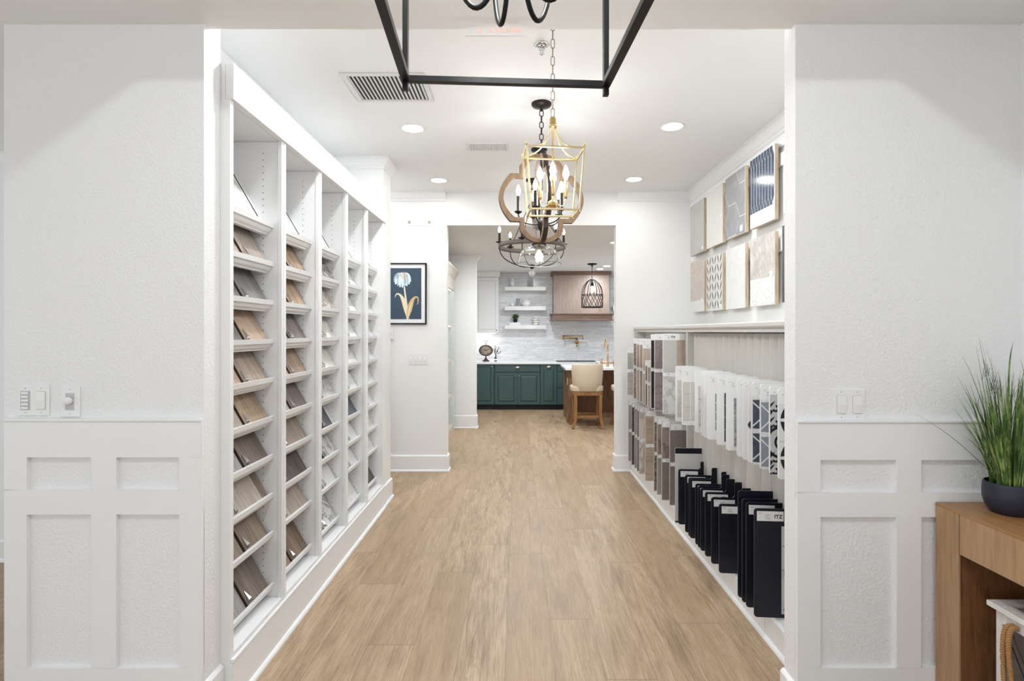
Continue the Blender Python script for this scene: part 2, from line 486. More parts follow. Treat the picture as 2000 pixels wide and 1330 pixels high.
fw = MB().box(-2.3, -.766, YFAR, 6.02, 0, ZC).box(1.053, 1.96, YFAR, 6.02, 0, ZC).box(-.766, 1.053, YFAR, 6.02, 2.647, ZC)
struct('wall_far', fw, M['smooth'])
struct('wall_right', box(1.86, 1.96, 2.16, YFAR, 0, ZC), M['smooth'])
struct('wall_right_plinth', box(1.372, 1.86, 2.16, YFAR, 0, 1.497), M['smooth'])
kw = MB().box(-1.6, 3.4, 11.15, 11.3, 0, ZK)
struct('wall_kitchen_back', kw, M['splash'])
struct('wall_kitchen_left', box(-1.6, -1.5, 6.02, 11.15, 0, ZK), M['smooth'])
struct('wall_kitchen_right', box(3.3, 3.4, 6.02, 11.15, 0, ZK), M['smooth'])
struct('wall_kitchen_stub', box(-1.5, -.654, 8.54, 8.68, 0, ZK), M['smooth'])
struct('wall_kitchen_front', box(1.96, 3.3, 5.95, 6.02, 0, ZK), M['smooth'])

# baseboards and crowns
BH = .174
b = MB().prism(base_prof(-1.19, 1, BH), 'y', YF - .029, 2.19)
struct('baseboard_left_jamb', b, M['trim'])
b = MB().prism(base_prof(1.05, -1, BH), 'y', YF - .029, 2.165)
struct('baseboard_right_jamb', b, M['trim'])
b = MB().prism(base_prof(-1.142, 1, .172, .002), 'y', 2.19, 4.72)
b.box(-1.64, -1.142, 2.192, 4.719, 0, .1735)
struct('baseboard_left', b, M['trim'])
PIER = [(-1.16, 4.72), (-1.16, 4.98), (-2.3, 4.98)]
struct('baseboard_pier', sweep(PIER, base_prof(0, 1, BH)), M['trim'])
b = sweep([(-2.3, YFAR), (-.766, YFAR), (-.766, 6.02)], base_prof(0, 1, BH))
b = sweep([(1.053, 6.02), (1.053, YFAR), (1.372, YFAR)], base_prof(0, 1, BH), 0, b)
struct('baseboard_far', b, M['trim'])
b = MB().box(1.225, 1.372, 2.16, YFAR - .03, 0, .14).prism(base_prof(1.225, -1, .14), 'y', 2.16, YFAR - .03)
struct('baseboard_right', b, M['trim'])
struct('baseboard_kitchen', sweep([(-1.5, 8.54), (-.654, 8.54), (-.654, 8.68)], base_prof(0, 1, .2)), M['trim'])
b = MB().prism([(3.59 + q[0], q[1]) for q in base_prof(0, -1, .14)], 'x', -5.2, -1.79)
struct('baseboard_left_room', b, M['trim'])
t = MB().prism(crown_prof(-1.65, 1, ZC), 'y', 2.19, 4.72)
t = sweep([(-1.65, 4.72)] + PIER, crown_prof(0, 1, 0, .055, .1), ZC - .0005, t)
struct('trim_1', t, M['trim'])
t = MB().prism([(YFAR + q[0], q[1]) for q in crown_prof(0, -1, ZC, .07, .1)], 'x', -2.3, -.78)
t.prism([(YFAR + q[0], q[1]) for q in crown_prof(0, -1, ZC, .07, .1)], 'x', 1.07, 1.86)
struct('trim_2', t, M['trim'])
t = MB().prism(crown_prof(1.86, -1, ZC, .06, .11), 'y', 2.16, YFAR)
t.box(1.845, 1.86, 2.16, YFAR, 2.80, 2.85)
struct('trim_3', t, M['trim'])
t = sweep([(-1.5, 8.54), (-.654, 8.54), (-.654, 8.68)], crown_prof(0, 1, 0, .07, .09), ZK - .0005)
struct('trim_4', t, M['trim'])
t = MB().prism([(3.59 + q[0], q[1]) for q in crown_prof(0, -1, ZN, .06, .08)], 'x', -5.2, -1.79)
struct('trim_5', t, M['trim'])
# wainscot boards on the two front walls
def wain(name, x0, x1, stiles, rails, zb):
    m = MB(); y0, y1 = YF - .016, YF
    for z0, z1 in rails: m.box(x0, x1, y0, y1, z0, z1)
    zs = sorted(rails)
    for s0, s1 in stiles:
        for (a, b_), (c, d) in zip(zs[:-1], zs[1:]): m.box(s0, s1, y0, y1, b_, c)
    m.box(x0, x1, y0 - .006, y1, zs[-1][1], zs[-1][1] + .008)
    struct(name, m, M['trim'], .0007)
zt = lambda y: Z(y, YF - .016)
xt = lambda x: X(x, YF - .016)
wain('trim_6', xt(8), -1.19, [(xt(8), xt(52)), (xt(178), xt(227)), (xt(350), -1.19)], [(0, .235), (zt(1005), zt(957)), (zt(893), zt(822))], 0)
wain('trim_7', 1.05, 1.905, [(1.05, xt(1603)), (xt(1751), xt(1800)), (1.86, 1.905)], [(0, .235), (zt(1010), zt(962)), (zt(898), zt(825))], 0)

# ------------------------------------------------------------------ ceiling things
def downlight(x, y, z, power, label, r=.078, group='recessed ceiling lights', pr=.1):
    t = thing('recessed_light', label, 'ceiling light', (x, y, z), group=group)
    MB().lathe([(r * .93, 0), (r * .93, -.004), (r * 1.16, -.006), (r * 1.18, 0)], (x, y, z), 32, closed=True).build('trim_ring', M['trim'], t)
    MB().lathe([(1e-5, -.002), (r * .92, -.002)], (x, y, z), 32).build('lens', M['lens'], t)
    lamp('recessed_lamp', x, y, z - .01, power, r * 1.7)
    return t
for px, py, lb in ((806, 250.5, 'nearer left recessed light, lit, in the white corridor ceiling'),
                   (1313, 247, 'nearer right recessed light, lit, in the white corridor ceiling'),
                   (857, 352, 'farther left recessed light beside the oak framed lantern'),
                   (1238, 350, 'farther right recessed light near the wall tile panels')):
    D = (ZC - H) * F / (VY - py)
    downlight(X(px, D), D, ZC, P_CORR * (.22 if D > 5 else 1), lb)
for sx, lb in ((-.77, 'left recessed light just behind the opening header'), (1.12, 'right recessed light just behind the opening header')):
    downlight(sx, 2.62, ZC, P_CORR, lb)
for y in (5.2, 5.7):
    downlight(-1.85, y, ZC, 4.5, 'added unseen fill light in the side passage behind the bookcase pier')  # added lamps out of view, brightening the far end of the corridor
downlight(0, .2, 3.52, P_TRAY, 'round recessed light high in the raised front ceiling tray', .13, 'ceiling tray light')
for px, py, lb in ((1185, 519.5, 'right of two lit lights in the kitchen ceiling by the cage pendant'), (1172, 531, 'left of two lit lights in the kitchen ceiling above the hood')):
    D = (ZK - H) * F / (VY - py)
    D = min(D, 10.35)
    downlight(X(px, D), D, ZK, P_KITCH * .34, lb, .07)
for x, y in ((-.2, 7.3), (1.3, 7.3), (.35, 9.1)):
    downlight(x, y, ZK, P_KITCH, 'added fill light in the kitchen ceiling beyond the wide opening', .07)  # extra lamps added to brighten the kitchen

# return air grille
gx0, gx1, gy0, gy1 = -1.035, -.545, 3.17, 3.56
t = thing('return_air_grille', 'white slatted return air grille in the ceiling left of the black lantern', 'vent', ((gx0 + gx1) / 2, (gy0 + gy1) / 2, ZC))
f = MB().box(gx0, gx1, gy0, gy0 + .03, ZC - .008, ZC).box(gx0, gx1, gy1 - .03, gy1, ZC - .008, ZC).box(gx0, gx0 + .03, gy0 + .03, gy1 - .03, ZC - .008, ZC).box(gx1 - .03, gx1, gy0 + .03, gy1 - .03, ZC - .008, ZC)
f.build('frame', M['vent'], t, bevel=.002)
MB().box(gx0 + .03, gx1 - .03, gy0 + .03, gy1 - .03, ZC - .0012, ZC - .0002).build('duct_shade_sheet', M['ventdark'], t)  # thin dark sheet stands in for the shade inside the duct
n = 18
for i in range(n):
    x = gx0 + .04 + (gx1 - gx0 - .08) * i / (n - 1)
    MB().prism([(x - .009, ZC - .002), (x + .004, ZC - .008), (x + .006, ZC - .0075), (x - .006, ZC - .0014)], 'y', gy0 + .03, gy1 - .03).build('slat', M['vent'], t)
# supply vent
vx0, vx1, vy0, vy1 = -.385, -.10, 4.36, 4.50
t = thing('supply_air_vent', 'small white supply air vent in the ceiling left of the gold lantern', 'vent', ((vx0 + vx1) / 2, (vy0 + vy1) / 2, ZC))
MB().box(vx0 - .02, vx1 + .02, vy0 - .02, vy0, ZC - .01, ZC).box(vx0 - .02, vx1 + .02, vy1, vy1 + .02, ZC - .01, ZC).box(vx0 - .02, vx0, vy0, vy1, ZC - .01, ZC).box(vx1, vx1 + .02, vy0, vy1, ZC - .01, ZC).build('frame', M['vent'], t, bevel=.002)
for i in range(12):
    x = vx0 + .012 + (vx1 - vx0 - .024) * i / 11
    MB().box(x - .004, x + .004, vy0, vy1, ZC - .009, ZC - .001).build('slat', M['vent'], t)
# sprinkler
D = 2.86; sx = X(1058, D)
t = thing('fire_sprinkler', 'chrome fire sprinkler head in the corridor ceiling beside the gold lantern chain', 'sprinkler', (sx, D, ZC))
MB().lathe([(.038, 0), (.04, -.003), (.028, -.009), (.012, -.011), (1e-5, -.011)], (sx, D, ZC), 24).build('escutcheon', M['chrome'], t)
MB().lathe([(.009, -.011), (.009, -.03), (.006, -.034), (1e-5, -.034)], (sx, D, ZC), 12).tube([(sx - .012, D, ZC - .012), (sx - .014, D, ZC - .028), (sx - .003, D, ZC - .046)], .0025).tube([(sx + .012, D, ZC - .012), (sx + .014, D, ZC - .028), (sx + .003, D, ZC - .046)], .0025).build('nozzle', M['chrome'], t)
MB().lathe([(1e-5, -.046), (.014, -.046), (.014, -.049), (1e-5, -.05)], (sx, D, ZC), 16).build('deflector', M['chrome'], t)
# clear edge-lit sign under the front of the soffit
D = 2.085
t = thing('acrylic_sign', 'clear acrylic sign with faded pink marks at the edge of the opening', 'sign', (X(977, D), D, ZN))
z1, z0 = ZN, Z(68.5, D)
MB().box(X(909, D), X(1046, D), D - .003, D + .003, z0, z1).build('acrylic_plate', M['acrylic'], t)
MB().box(X(909, D), X(1046, D), D - .004, D + .004, z0 - .003, z0 - .0005).build('edge_strip', M['trim'], t)
p = MB()
for a0, a1 in ((934, 941.5), (954, 963), (968, 977), (981, 990), (995, 1018)):
    p.box(X(a0, D), X(a1, D), D - .0042, D - .0034, Z(64.5, D), Z(55, D))
p.build('faded_marks', M['pink'], t)

# ------------------------------------------------------------------ wall plates
def rocker(m, x, z, y, w=.016, h=.03):
    m.prism([(y, z - h), (y - .0035, z - h), (y - .0065, z + .0), (y - .003, z + h), (y, z + h)], 'x', x - w, x + w)
def plate(name, label, x0, x1, z0, z1, y, kinds):
    t = thing(name, label, 'light switch', ((x0 + x1) / 2, y, (z0 + z1) / 2))
    MB().box(x0, x1, y - .006, y, z0, z1).build('wall_plate', M['plastic'], t, bevel=.002)
    n = len(kinds); zc = (z0 + z1) / 2
    for i, k in enumerate(kinds):
        xc = x0 + (x1 - x0) * (i + .5) / n
        if k == 'rocker':
            MB().box(xc - .0178, xc + .0178, y - .0064, y - .006, zc - .0345, zc + .0345).build('switch_gap_shade', M['plastic2'], t); m = MB(); rocker(m, xc, zc, y - .006, .0165 if n < 4 else .0165, .033); m.build('rocker_switch', M['plastic'], t, bevel=.001)  # grey sheet paints the shaded gap around the rocker
        elif k == 'keypad':
            MB().box(xc - .018, xc + .018, y - .0075, y - .006, zc - .036, zc + .036).build('keypad', M['plastic2'], t)
            for j in range(5):
                zz = zc + .028 - j * .014
                MB().box(xc - .013, xc + .013, y - .011, y - .0075, zz - .0045, zz + .0045).build('key_button', M['plastic'], t, bevel=.001)
        elif k == 'knob':
            MB().box(xc - .016, xc + .016, y - .0075, y - .006, zc - .032, zc + .032).build('dimmer_base', M['plastic2'], t)
            MB().lathe([(.015, 0), (.0145, -.014), (.012, -.017), (1e-5, -.017)], (xc, y - .0075, zc + .004), 24, axis='y').build('dimmer_knob', M['plastic'], t)
        elif k == 'toggle':
            MB().box(xc - .008, xc + .008, y - .0075, y - .006, zc - .017, zc + .017).build('toggle', M['plastic2'], t)
        for zz in (z0 + .011, z1 - .011):
            MB().lathe([(.0025, 0), (.0022, -.001), (1e-5, -.001)], (xc, y - .006, zz), 8, axis='y').build('screw', M['plastic2'], t)
    return t
def zp(y): return Z(y, YF)
plate('wall_switch', 'white two gang plate with scene keypad and rocker, left front wall', X(37, YF), X(98, YF), zp(811), zp(752.5), YF, ['keypad', 'rocker'])
plate('dimmer_switch', 'white single plate with round dimmer knob beside the keypad plate', X(120, YF), X(158, YF), zp(813.5), zp(754.5), YF, ['knob'])
plate('wall_switch', 'white plate with two rocker switches on the right front wall above wainscot', X(1626, YF), X(1688, YF), zp(820), zp(759.5), YF, ['rocker', 'rocker'])
plate('wall_switch', 'white four gang switch plate on far wall below the framed flower print', X(797, YFAR), X(836, YFAR), Z(712, YFAR), Z(690, YFAR), YFAR, ['rocker'] * 4)
x0 = X(745, YFAR)
t = thing('thermostat', 'small white thermostat on far wall under the framed print corner', 'thermostat', (X(757, YFAR), YFAR, Z(654, YFAR)))
MB().box(x0, X(768, YFAR), YFAR - .025, YFAR, Z(663, YFAR), Z(646, YFAR)).build('housing', M['plastic'], t, bevel=.004)
MB().box(x0 + .03, X(764.5, YFAR), YFAR - .0258, YFAR - .025, Z(655, YFAR), Z(650, YFAR)).build('display', M['plastic2'], t)
t = thing('wall_outlet', 'white blank wall plate below the thermostat beside the bookcase pier', 'wall plate', (X(755, YFAR), YFAR, Z(700, YFAR)))
MB().box(X(745, YFAR), X(764, YFAR), YFAR - .006, YFAR, Z(712, YFAR), Z(688, YFAR)).build('wall_plate', M['plastic'], t, bevel=.002)
t = thing('emergency_light_base', 'white wall plate with two chrome studs high on far wall', 'wall plate', (X(819, YFAR), YFAR, Z(433, YFAR)))
MB().box(X(795, YFAR), X(843, YFAR), YFAR - .008, YFAR, Z(441, YFAR), Z(426, YFAR)).build('wall_plate', M['smooth'], t, bevel=.002)
for px in (799.5, 838.5):
    MB().lathe([(.016, 0), (.016, -.008), (.008, -.016), (1e-5, -.016)], (X(px, YFAR), YFAR - .008, Z(434, YFAR)), 16, axis='y').build('stud', M['nickel'], t)

# ------------------------------------------------------------------ framed flower print
fx0, fx1, fz0, fz1 = X(716, YFAR), X(833.5, YFAR), Z(633.5, YFAR), Z(514, YFAR)
t = thing('framed_print', 'black framed botanical print, pale drooping flower on slate blue, far wall', 'picture', ((fx0 + fx1) / 2, YFAR, (fz0 + fz1) / 2))
ft = .014; yb, yf = YFAR, YFAR - .028
fr = MB().box(fx0, fx1, yf, yb, fz0, fz0 + ft).box(fx0, fx1, yf, yb, fz1 - ft, fz1).box(fx0, fx0 + ft, yf, yb, fz0 + ft, fz1 - ft).box(fx1 - ft, fx1, yf, yb, fz0 + ft, fz1 - ft)
fr.build('frame', M['black'], t, bevel=.002)
MB().box(fx0 + ft, fx1 - ft, yf + .012, yb, fz0 + ft, fz1 - ft).build('mat_board', M['picmat'], t)
ax0, ax1, az0, az1 = X(725, YFAR), X(823.5, YFAR), Z(623.5, YFAR), Z(524, YFAR)
art = MB().box(ax0, ax1, yf + .0105, yf + .0122, az0, az1, 0)
yy = yf + .0100
def AP(px, py): return (X(px, YFAR), yy, Z(py, YFAR))
LAY = [0]
def ribbon(pts, ws, mi):
    LAY[0] += 1
    dy = -.00006 * LAY[0]
    L = []
    Rr = []
    for i, (p, w_) in enumerate(zip(pts, ws)):
        a = Vector(pts[max(i - 1, 0)]); b_ = Vector(pts[min(i + 1, len(pts) - 1)])
        d = (b_ - a).normalized(); nrm = Vector((-d.y, d.x))
        q = Vector(p)
        L.append(q + nrm * w_); Rr.append(q - nrm * w_)
    vs = [(lambda g: (g[0], g[1] + dy, g[2]))(AP(q.x, q.y)) for q in L + Rr]
    n_ = len(pts)
    art.add(vs, [(i, i + 1, n_ + i + 1, n_ + i) for i in range(n_ - 1)], mi)
def bz2(a, b_, c, d, n_=12): return [tuple(v)[:2] for v in bez((*a, 0), (*b_, 0), (*c, 0), (*d, 0), n_)]
ribbon(bz2((797, 624), (796, 600), (792, 580), (790, 556)), [2.4 - .1 * i for i in range(13)], 3)
ribbon(bz2((797, 622), (793, 594), (786, 574), (777, 574), 10) + bz2((777, 574), (774.5, 574), (773, 577), (772.5, 581), 4)[1:], [1.2, 3, 4.2, 4.6, 4.4, 4, 3.3, 2.6, 2, 1.6, 1.4, 1.2, 1.0, .8, .5], 3)
ribbon(bz2((797, 622), (802, 594), (806, 581), (814, 580), 10) + bz2((814, 580), (818.5, 580), (818, 590), (815.5, 595), 4)[1:], [1.2, 3.2, 4.6, 5, 4.8, 4.2, 3.4, 2.8, 2.2, 1.8, 1.5, 1.4, 1.2, .9, .5], 4)
ribbon(bz2((797, 622), (800, 606), (803, 596), (806, 589), 8), [.8, 1.2, 1.6, 1.6, 1.4, 1.2, 1, .7, .3], 3)
pet = []
for i in range(15):
    u = i / 14
    pet.append((771 + 31 * u, 551 + 8 * math.sin(PI * u) + (3 if i % 2 else 0)))
for i, (tx, ty) in enumerate(pet + [(776, 545), (783, 556), (788, 558), (793, 555), (799, 546), (786, 550), (791, 549)]):
    bx = 787.5 + (tx - 787.5) * .42
    ribbon(bz2((bx, 533), (bx + (tx - bx) * .8, 534), (tx, ty - 11), (tx, ty), 8), [.5, .6, .7, .8, 1.0, 1.3, 1.5, 1.5, 1.1], 1 if i % 3 else 2)
for dx in (-6, -3, 0, 3, 6):
    ribbon(bz2((789 + dx * .3, 545), (789 + dx, 540), (789 + dx * 1.2, 534), (789 + dx * .6, 531), 6), [.3, .4, .45, .45, .4, .3, .2], 4)
art.build('flower_picture', [M['picnavy'], M['petal'], M['petal2'], M['stemink'], M['stemink2']], t, recalc=False)

# ------------------------------------------------------------------ built-in sample bookcase on the left
XB = -1.152                            # plane of its face
NEAR, PITCH, STILE = 2.217, .494, .04
SH = [.275] + [.528 + .1875 * k for k in range(9)]
SH = SH[::-1]                          # top shelf first
FAR = NEAR + PITCH * 5
bc = thing('sample_bookcase', 'long white built-in bookcase of slanted sample shelves along the left wall', 'bookcase', (-1.4, (NEAR + FAR) / 2, 0))
XBK = -1.43
MB().box(XBK - .012, XBK, NEAR - .03, FAR, .172, 2.5).build('back_panel', M['case'], bc)
MB().box(-1.64, XB, NEAR - .0265, NEAR, .1736, 2.43).build('side_panel', M['case'], bc)
MB().box(-1.64, XB + .004, FAR - STILE, 4.719, .1745, 2.43).build('side_panel', M['case'], bc, bevel=.002)
MB().box(-1.64, XB - .02, NEAR - .025, 4.718, 2.4305, 2.577).build('top_panel', M['case'], bc)
MB().box(XB - .0195, XB + .014, NEAR - .026, 4.718, 2.4305, 2.577).build('header', M['case'], bc, bevel=.003)
MB().box(XB + .0003, XB + .016, NEAR - .0265, FAR, .1736, .190).box(XBK, XB - .002, NEAR + .0005, FAR - STILE - .0005, .1736, .205).build('base_ledge', M['case'], bc, bevel=.003)
for k in range(1, 5):
    y1 = NEAR + PITCH * k
    d = MB().box(XBK, XB - .008, y1 - STILE + .008, y1 - .008, .205, 2.43).box(XB - .02, XB, y1 - STILE, y1, .205, 2.43).box(XB - .006, XB + .004, y1 - STILE * .55, y1, .205, 2.43)
    dv = d.build('divider', M['case'], bc, bevel=.0015)
for k in range(5):
    yy_ = NEAR + PITCH * (k + 1) - STILE + .008
    if k == 4: yy_ = FAR - STILE
    h_ = MB()
    for i in range(67):
        z = .26 + i * .032
        h_.add([(-1.247 + .0026 * math.cos(a * PI / 3), yy_ - .0006, z + .0026 * math.sin(a * PI / 3)) for a in range(6)], [tuple(range(6))])
    o = h_.build('peg_hole_row', M['hole'], bc, recalc=False)
lip = [(-1.1985, 0), (-1.2025, -.022), (-1.214, -.024), (-1.216, -.031), (-1.222, -.040), (-1.236, -.049), (-1.238, -.054), (-1.262, -.054), (-1.250, -.046), (-1.222, -.026), (-1.215, 0)]
lip = [(x + .008, z) for x, z in lip]
ca, sa = math.cos(PI / 6), math.sin(PI / 6)
XA, ZA = -1.230, -.020                 # where the slanted shelf starts, relative to the lip top
for k in range(5):
    ya, yb = NEAR + PITCH * k, NEAR + PITCH * (k + 1) - STILE
    yb += .008
    if k: ya -= .008
    for i, z in enumerate(SH):
        ln = .36 if i == 0 else .262
        pn = [(XA + sa * .02, z + ZA - ca * .02), (XA - sa * ln, z + ZA + ca * ln), (XA - sa * ln - ca * .012, z + ZA + ca * ln - sa * .012), (XA + sa * .02 - ca * .012, z + ZA - ca * .02 - sa * .012)]
        s_ = MB().prism(pn, 'y', ya, yb).build('shelf', M['case'], bc)
        MB().prism([(q[0], z + q[1]) for q in lip], 'y', ya, yb).build('shelf_lip', M['case'], s_)

# the samples
SM = {}
def sm(key):
    if key in SM: return SM[key]
    k, *a = key
    sd = len(SM) * 3.37 + 1
    if k == 'wood':
        l, dk = a[0], a[1]
        m_ = wood('sample_wood', l, dk, .5, 1.0, 'z', sd, .085)
    elif k == 'plain': m_ = cloudy('sample_tile', a[0], [x * .93 for x in a[0]], .4, 6, sd)
    elif k == 'marble': m_ = marble('sample_marble', a[0], a[1], .3, a[2], a[3], sd)
    elif k == 'granite': m_ = granite('sample_granite', a[0], a[1], .3, a[2], a[3], sd, .06, a[4] if len(a) > 4 else None)
    SM[key] = m_
    return m_
W_ = lambda l, d: ('wood', l, d)
GREIGE = W_((191, 178, 167), (160, 146, 135)); STONEG = W_((149, 145, 143), (103, 100, 99)); PEACH = W_((200, 176, 154), (171, 144, 121))
GRETAN = W_((185, 168, 154), (151, 134, 120)); OAK = W_((195, 172, 147), (161, 134, 109)); TAUPE = W_((138, 123, 113), (101, 87, 80))
PALE = W_((204, 192, 180), (172, 156, 142)); BRTAUPE = W_((157, 140, 126), (120, 102, 90)); GRBR = W_((148, 134, 125), (109, 97, 90))
TAN2 = W_((189, 164, 139), (153, 126, 103)); MAUVE = W_((144, 133, 130), (110, 99, 97)); TAN3 = W_((180, 158, 138), (140, 118, 100))
GRBR2 = W_((138, 128, 122), (102, 92, 86)); GRET2 = W_((172, 156, 144), (134, 118, 108)); DKBR = W_((113, 101, 96), (78, 67, 64)); BROWN = W_((149, 128, 111), (107, 90, 76))
LTGREY = W_((179, 176, 171), (145, 142, 139))
WH = ('plain', (226, 226, 224)); WHM = ('marble', (226, 226, 225), (168, 168, 170), 3.0, .5); WHV = ('marble', (224, 223, 220), (150, 146, 140), 2.2, .6)
SPECK = ('granite', (206, 200, 196), (64, 58, 58), 38.0, .52); BEIGE = ('granite', (214, 204, 194), (120, 104, 92), 44.0, .44); GSPK = ('granite', (204, 202, 198), (140, 136, 132), 70.0, .46)
OFFV = ('marble', (222, 219, 213), (170, 160, 150), 1.4, .6); CHAR = ('plain', (84, 80, 82)); SLATE = ('plain', (84, 90, 98)); DKGRN = ('plain', (92, 98, 98))
STREAK = ('marble', (206, 204, 202), (116, 114, 116), 6.0, .9); BLKV = ('marble', (226, 226, 226), (72, 72, 76), 5.0, .9); CREAM = ('plain', (222, 218, 210)); LGREY = ('plain', (196, 195, 192))
NAME = {GREIGE: 'pale greige wood', STONEG: 'streaked grey wood', PEACH: 'peachy tan wood', GRETAN: 'greige tan wood', OAK: 'light oak', TAUPE: 'dark taupe wood', PALE: 'pale beige wood', BRTAUPE: 'taupe brown wood',
        GRBR: 'grey brown wood', TAN2: 'warm tan wood', MAUVE: 'mauve grey wood', TAN3: 'tan wood', GRBR2: 'smoky brown wood', GRET2: 'beige greige wood', DKBR: 'dark brown wood', BROWN: 'mid brown wood', LTGREY: 'light grey wood',
        WH: 'plain white', WHM: 'faintly veined white', WHV: 'grey veined white', SPECK: 'black and white speckled', BEIGE: 'beige speckled', GSPK: 'grey speckled', OFFV: 'off white veined', CHAR: 'charcoal', SLATE: 'dark slate',
        DKGRN: 'dark grey', STREAK: 'grey streaked', BLKV: 'black veined white', CREAM: 'cream', LGREY: 'light grey'}
#      per column, top shelf first: (farther, nearer)
COLS = [
    [(WHV, None), (GREIGE, GREIGE), (STONEG, STONEG), (PEACH, STONEG), (GRETAN, PEACH), (OAK, PALE), (TAUPE, LTGREY), (PALE, CHAR), (BRTAUPE, BRTAUPE), (GRBR, LTGREY)],
    [(WHM, None), (TAN2, WH), (TAN2, TAN2), (MAUVE, LTGREY), (TAN3, PEACH), (GRBR2, GREIGE), (GRET2, GRET2), (DKBR, DKBR), (GREIGE, BROWN), (BROWN, TAN3)],
    [(WH, None), (SPECK, SPECK), (BEIGE, BEIGE), (OFFV, OFFV), (CREAM, WH), (GSPK, DKGRN), (CHAR, WHM), (STREAK, DKGRN), (WHM, LGREY), (BLKV, BLKV)],
    [(WH, None), (WH, WH), (WHM, WH), (WHM, WH), (WHV, CHAR), (WH, CREAM), (SLATE, CREAM), (WHM, LGREY), (WHM, WHM), (WHM, LGREY)],
    [(WH, None), (WH, WH), (WH, CREAM), (WHM, WH), (WHM, WH), (WH, WHM), (WHM, WH), (CREAM, WHM), (WH, SLATE), (CHAR, SLATE)]]
ORD = ['top', 'second', 'third', 'fourth', 'fifth', 'sixth', 'seventh', 'eighth', 'ninth', 'bottom']
COLN = ['nearest', 'second nearest', 'middle', 'second farthest', 'farthest']
def sample(k, i, key, y0, y1, th, hgt, label, edge):
    z = SH[i]
    yc = (y0 + y1) / 2
    eps = .001
    bx, bz = XA + ca * eps, z + ZA + sa * eps
    o_loc = (bx, yc, bz)
    wd = (y1 - y0) / 2
    m = MB()
    m.box(0, th - .002, -wd, wd, 0, hgt, 1)
    m.box(th - .002, th, -wd, wd, 0, hgt, 0)
    ob = m.build('flooring_sample' if key[0] == 'wood' else 'stone_sample', [sm(key), edge], recalc=False)
    ob.location = o_loc; ob.rotation_euler = (0, -PI / 6, 0)
    tag(ob, label, 'sample', 'samples on the bookcase shelves')
    return ob
for k in range(5):
    ya, yb = NEAR + PITCH * k, NEAR + PITCH * (k + 1) - STILE
    for i in range(10):
        fa, ne = COLS[k][i]
        place = f'{ORD[i]} shelf, {COLN[k]} bookcase bay'
        if ne is None:
            s_ = sample(k, i, fa, ya + .02, ya + .405, .008, .335, f'{NAME[fa]} slab with black edge, {place}', M['coredark'])
            MB().box(.0082, .0098, .1825, .1925, 0, .335).build('edge_strip', M['coredark'], s_, local=True)
            continue
        ym = (ya + yb) / 2 + R.uniform(-.012, .012) + (-.09 if (k, i) in ((0, 7), (1, 7), (1, 6), (1, 8)) else 0) + (.03 if (k, i) == (0, 9) else 0)
        edge = M['corewood'] if fa[0] == 'wood' else (M['coredark'] if fa in (CHAR, SLATE, STREAK, SPECK) else M['ply_light'])
        yfar = yb - .006
        if (k, i) in ((2, 6),): yfar -= .06
        if (k, i) == (0, 7): yfar -= .06
        s_ = sample(k, i, fa, ym + .005, yfar, .017, .235, f'{NAME[fa]} sample, farther one on {place}', edge)
        if k < 2 or R.random() < .6:
            wq = (yfar - ym - .005) / 2
            cl = MB()
            cl.add([(.0172, -wq + .004, .010), (.0172, -wq + .034, .010), (.0172, -wq + .019, .064), (.030, -wq + .006, .022), (.030, -wq + .032, .022), (.020, -wq + .0195, .068)],
                   [(0, 2, 1), (3, 4, 5), (0, 3, 5, 2), (1, 2, 5, 4), (0, 1, 4, 3)])
            cl.build('clip', M['chrome'], s_, local=True, bevel=.0008)
        sample(k, i, ne, ya + .004, ym - .004, .009, .235, f'{NAME[ne]} sample, nearer one on {place}', M['corewood'] if ne[0] == 'wood' else M['ply_light'])
        if (k, i) in ((0, 7), (1, 8), (1, 9)):     # strip of a browner plank behind
            s_ = sample(k, i, BRTAUPE, yfar + .004, yb - .002, .012, .235, f'narrow brown wood sample at the far end of the {place}', M['corewood']) if (k, i) == (0, 7) else None

# ------------------------------------------------------------------ hanging tile rack on the right
XF, XBP = 1.262, 1.352
rk = thing('tile_display_rack', 'greige wall rack with ledge, divider and sawtooth back holding hanging tile boards', 'display rack', (1.32, 4.0, .15))
YR0, YR1 = 2.17, 5.862
DIV = 4.10
MB().box(XBP + .004, XBP + .016, YR0, YR1, .145, 1.497).build('back_panel', M['greige'], rk)
st = MB()
y = YR0
while y + .0935 <= DIV - .02:
    st.prism([(XBP + .004, y), (XBP + .004, y + .0925), (XBP - .056, y + .0925), (XBP - .055, y + .088), (XBP + .001, y)], 'z', .16, 1.49)
    y += .0935
st.build('sawtooth_panel', M['slat'], rk)
MB().box(XF, XBP + .004, DIV - .013, DIV + .013, .15, 1.497).build('divider', M['greige'], rk, bevel=.0015)
MB().box(XF, XBP + .004, YR1 - .024, YR1, .15, 1.497).build('end_panel', M['greige'], rk, bevel=.0015)
MB().box(XF - .01, XBP + .016, YR0 - .005, YR1 + .004, .1405, .148).build('bottom_rail', M['trim'], rk, bevel=.002)
MB().prism([(XF - .004, 1.4975), (XF - .004, 1.518), (XF - .016, 1.522), (XF - .022, 1.530), (XF - .022, 1.548), (XF - .018, 1.552), (1.858, 1.552), (1.858, 1.4975)], 'y', YR0 - .005, YR1 + .03).build('ledge', M['greige'], rk, bevel=.001)

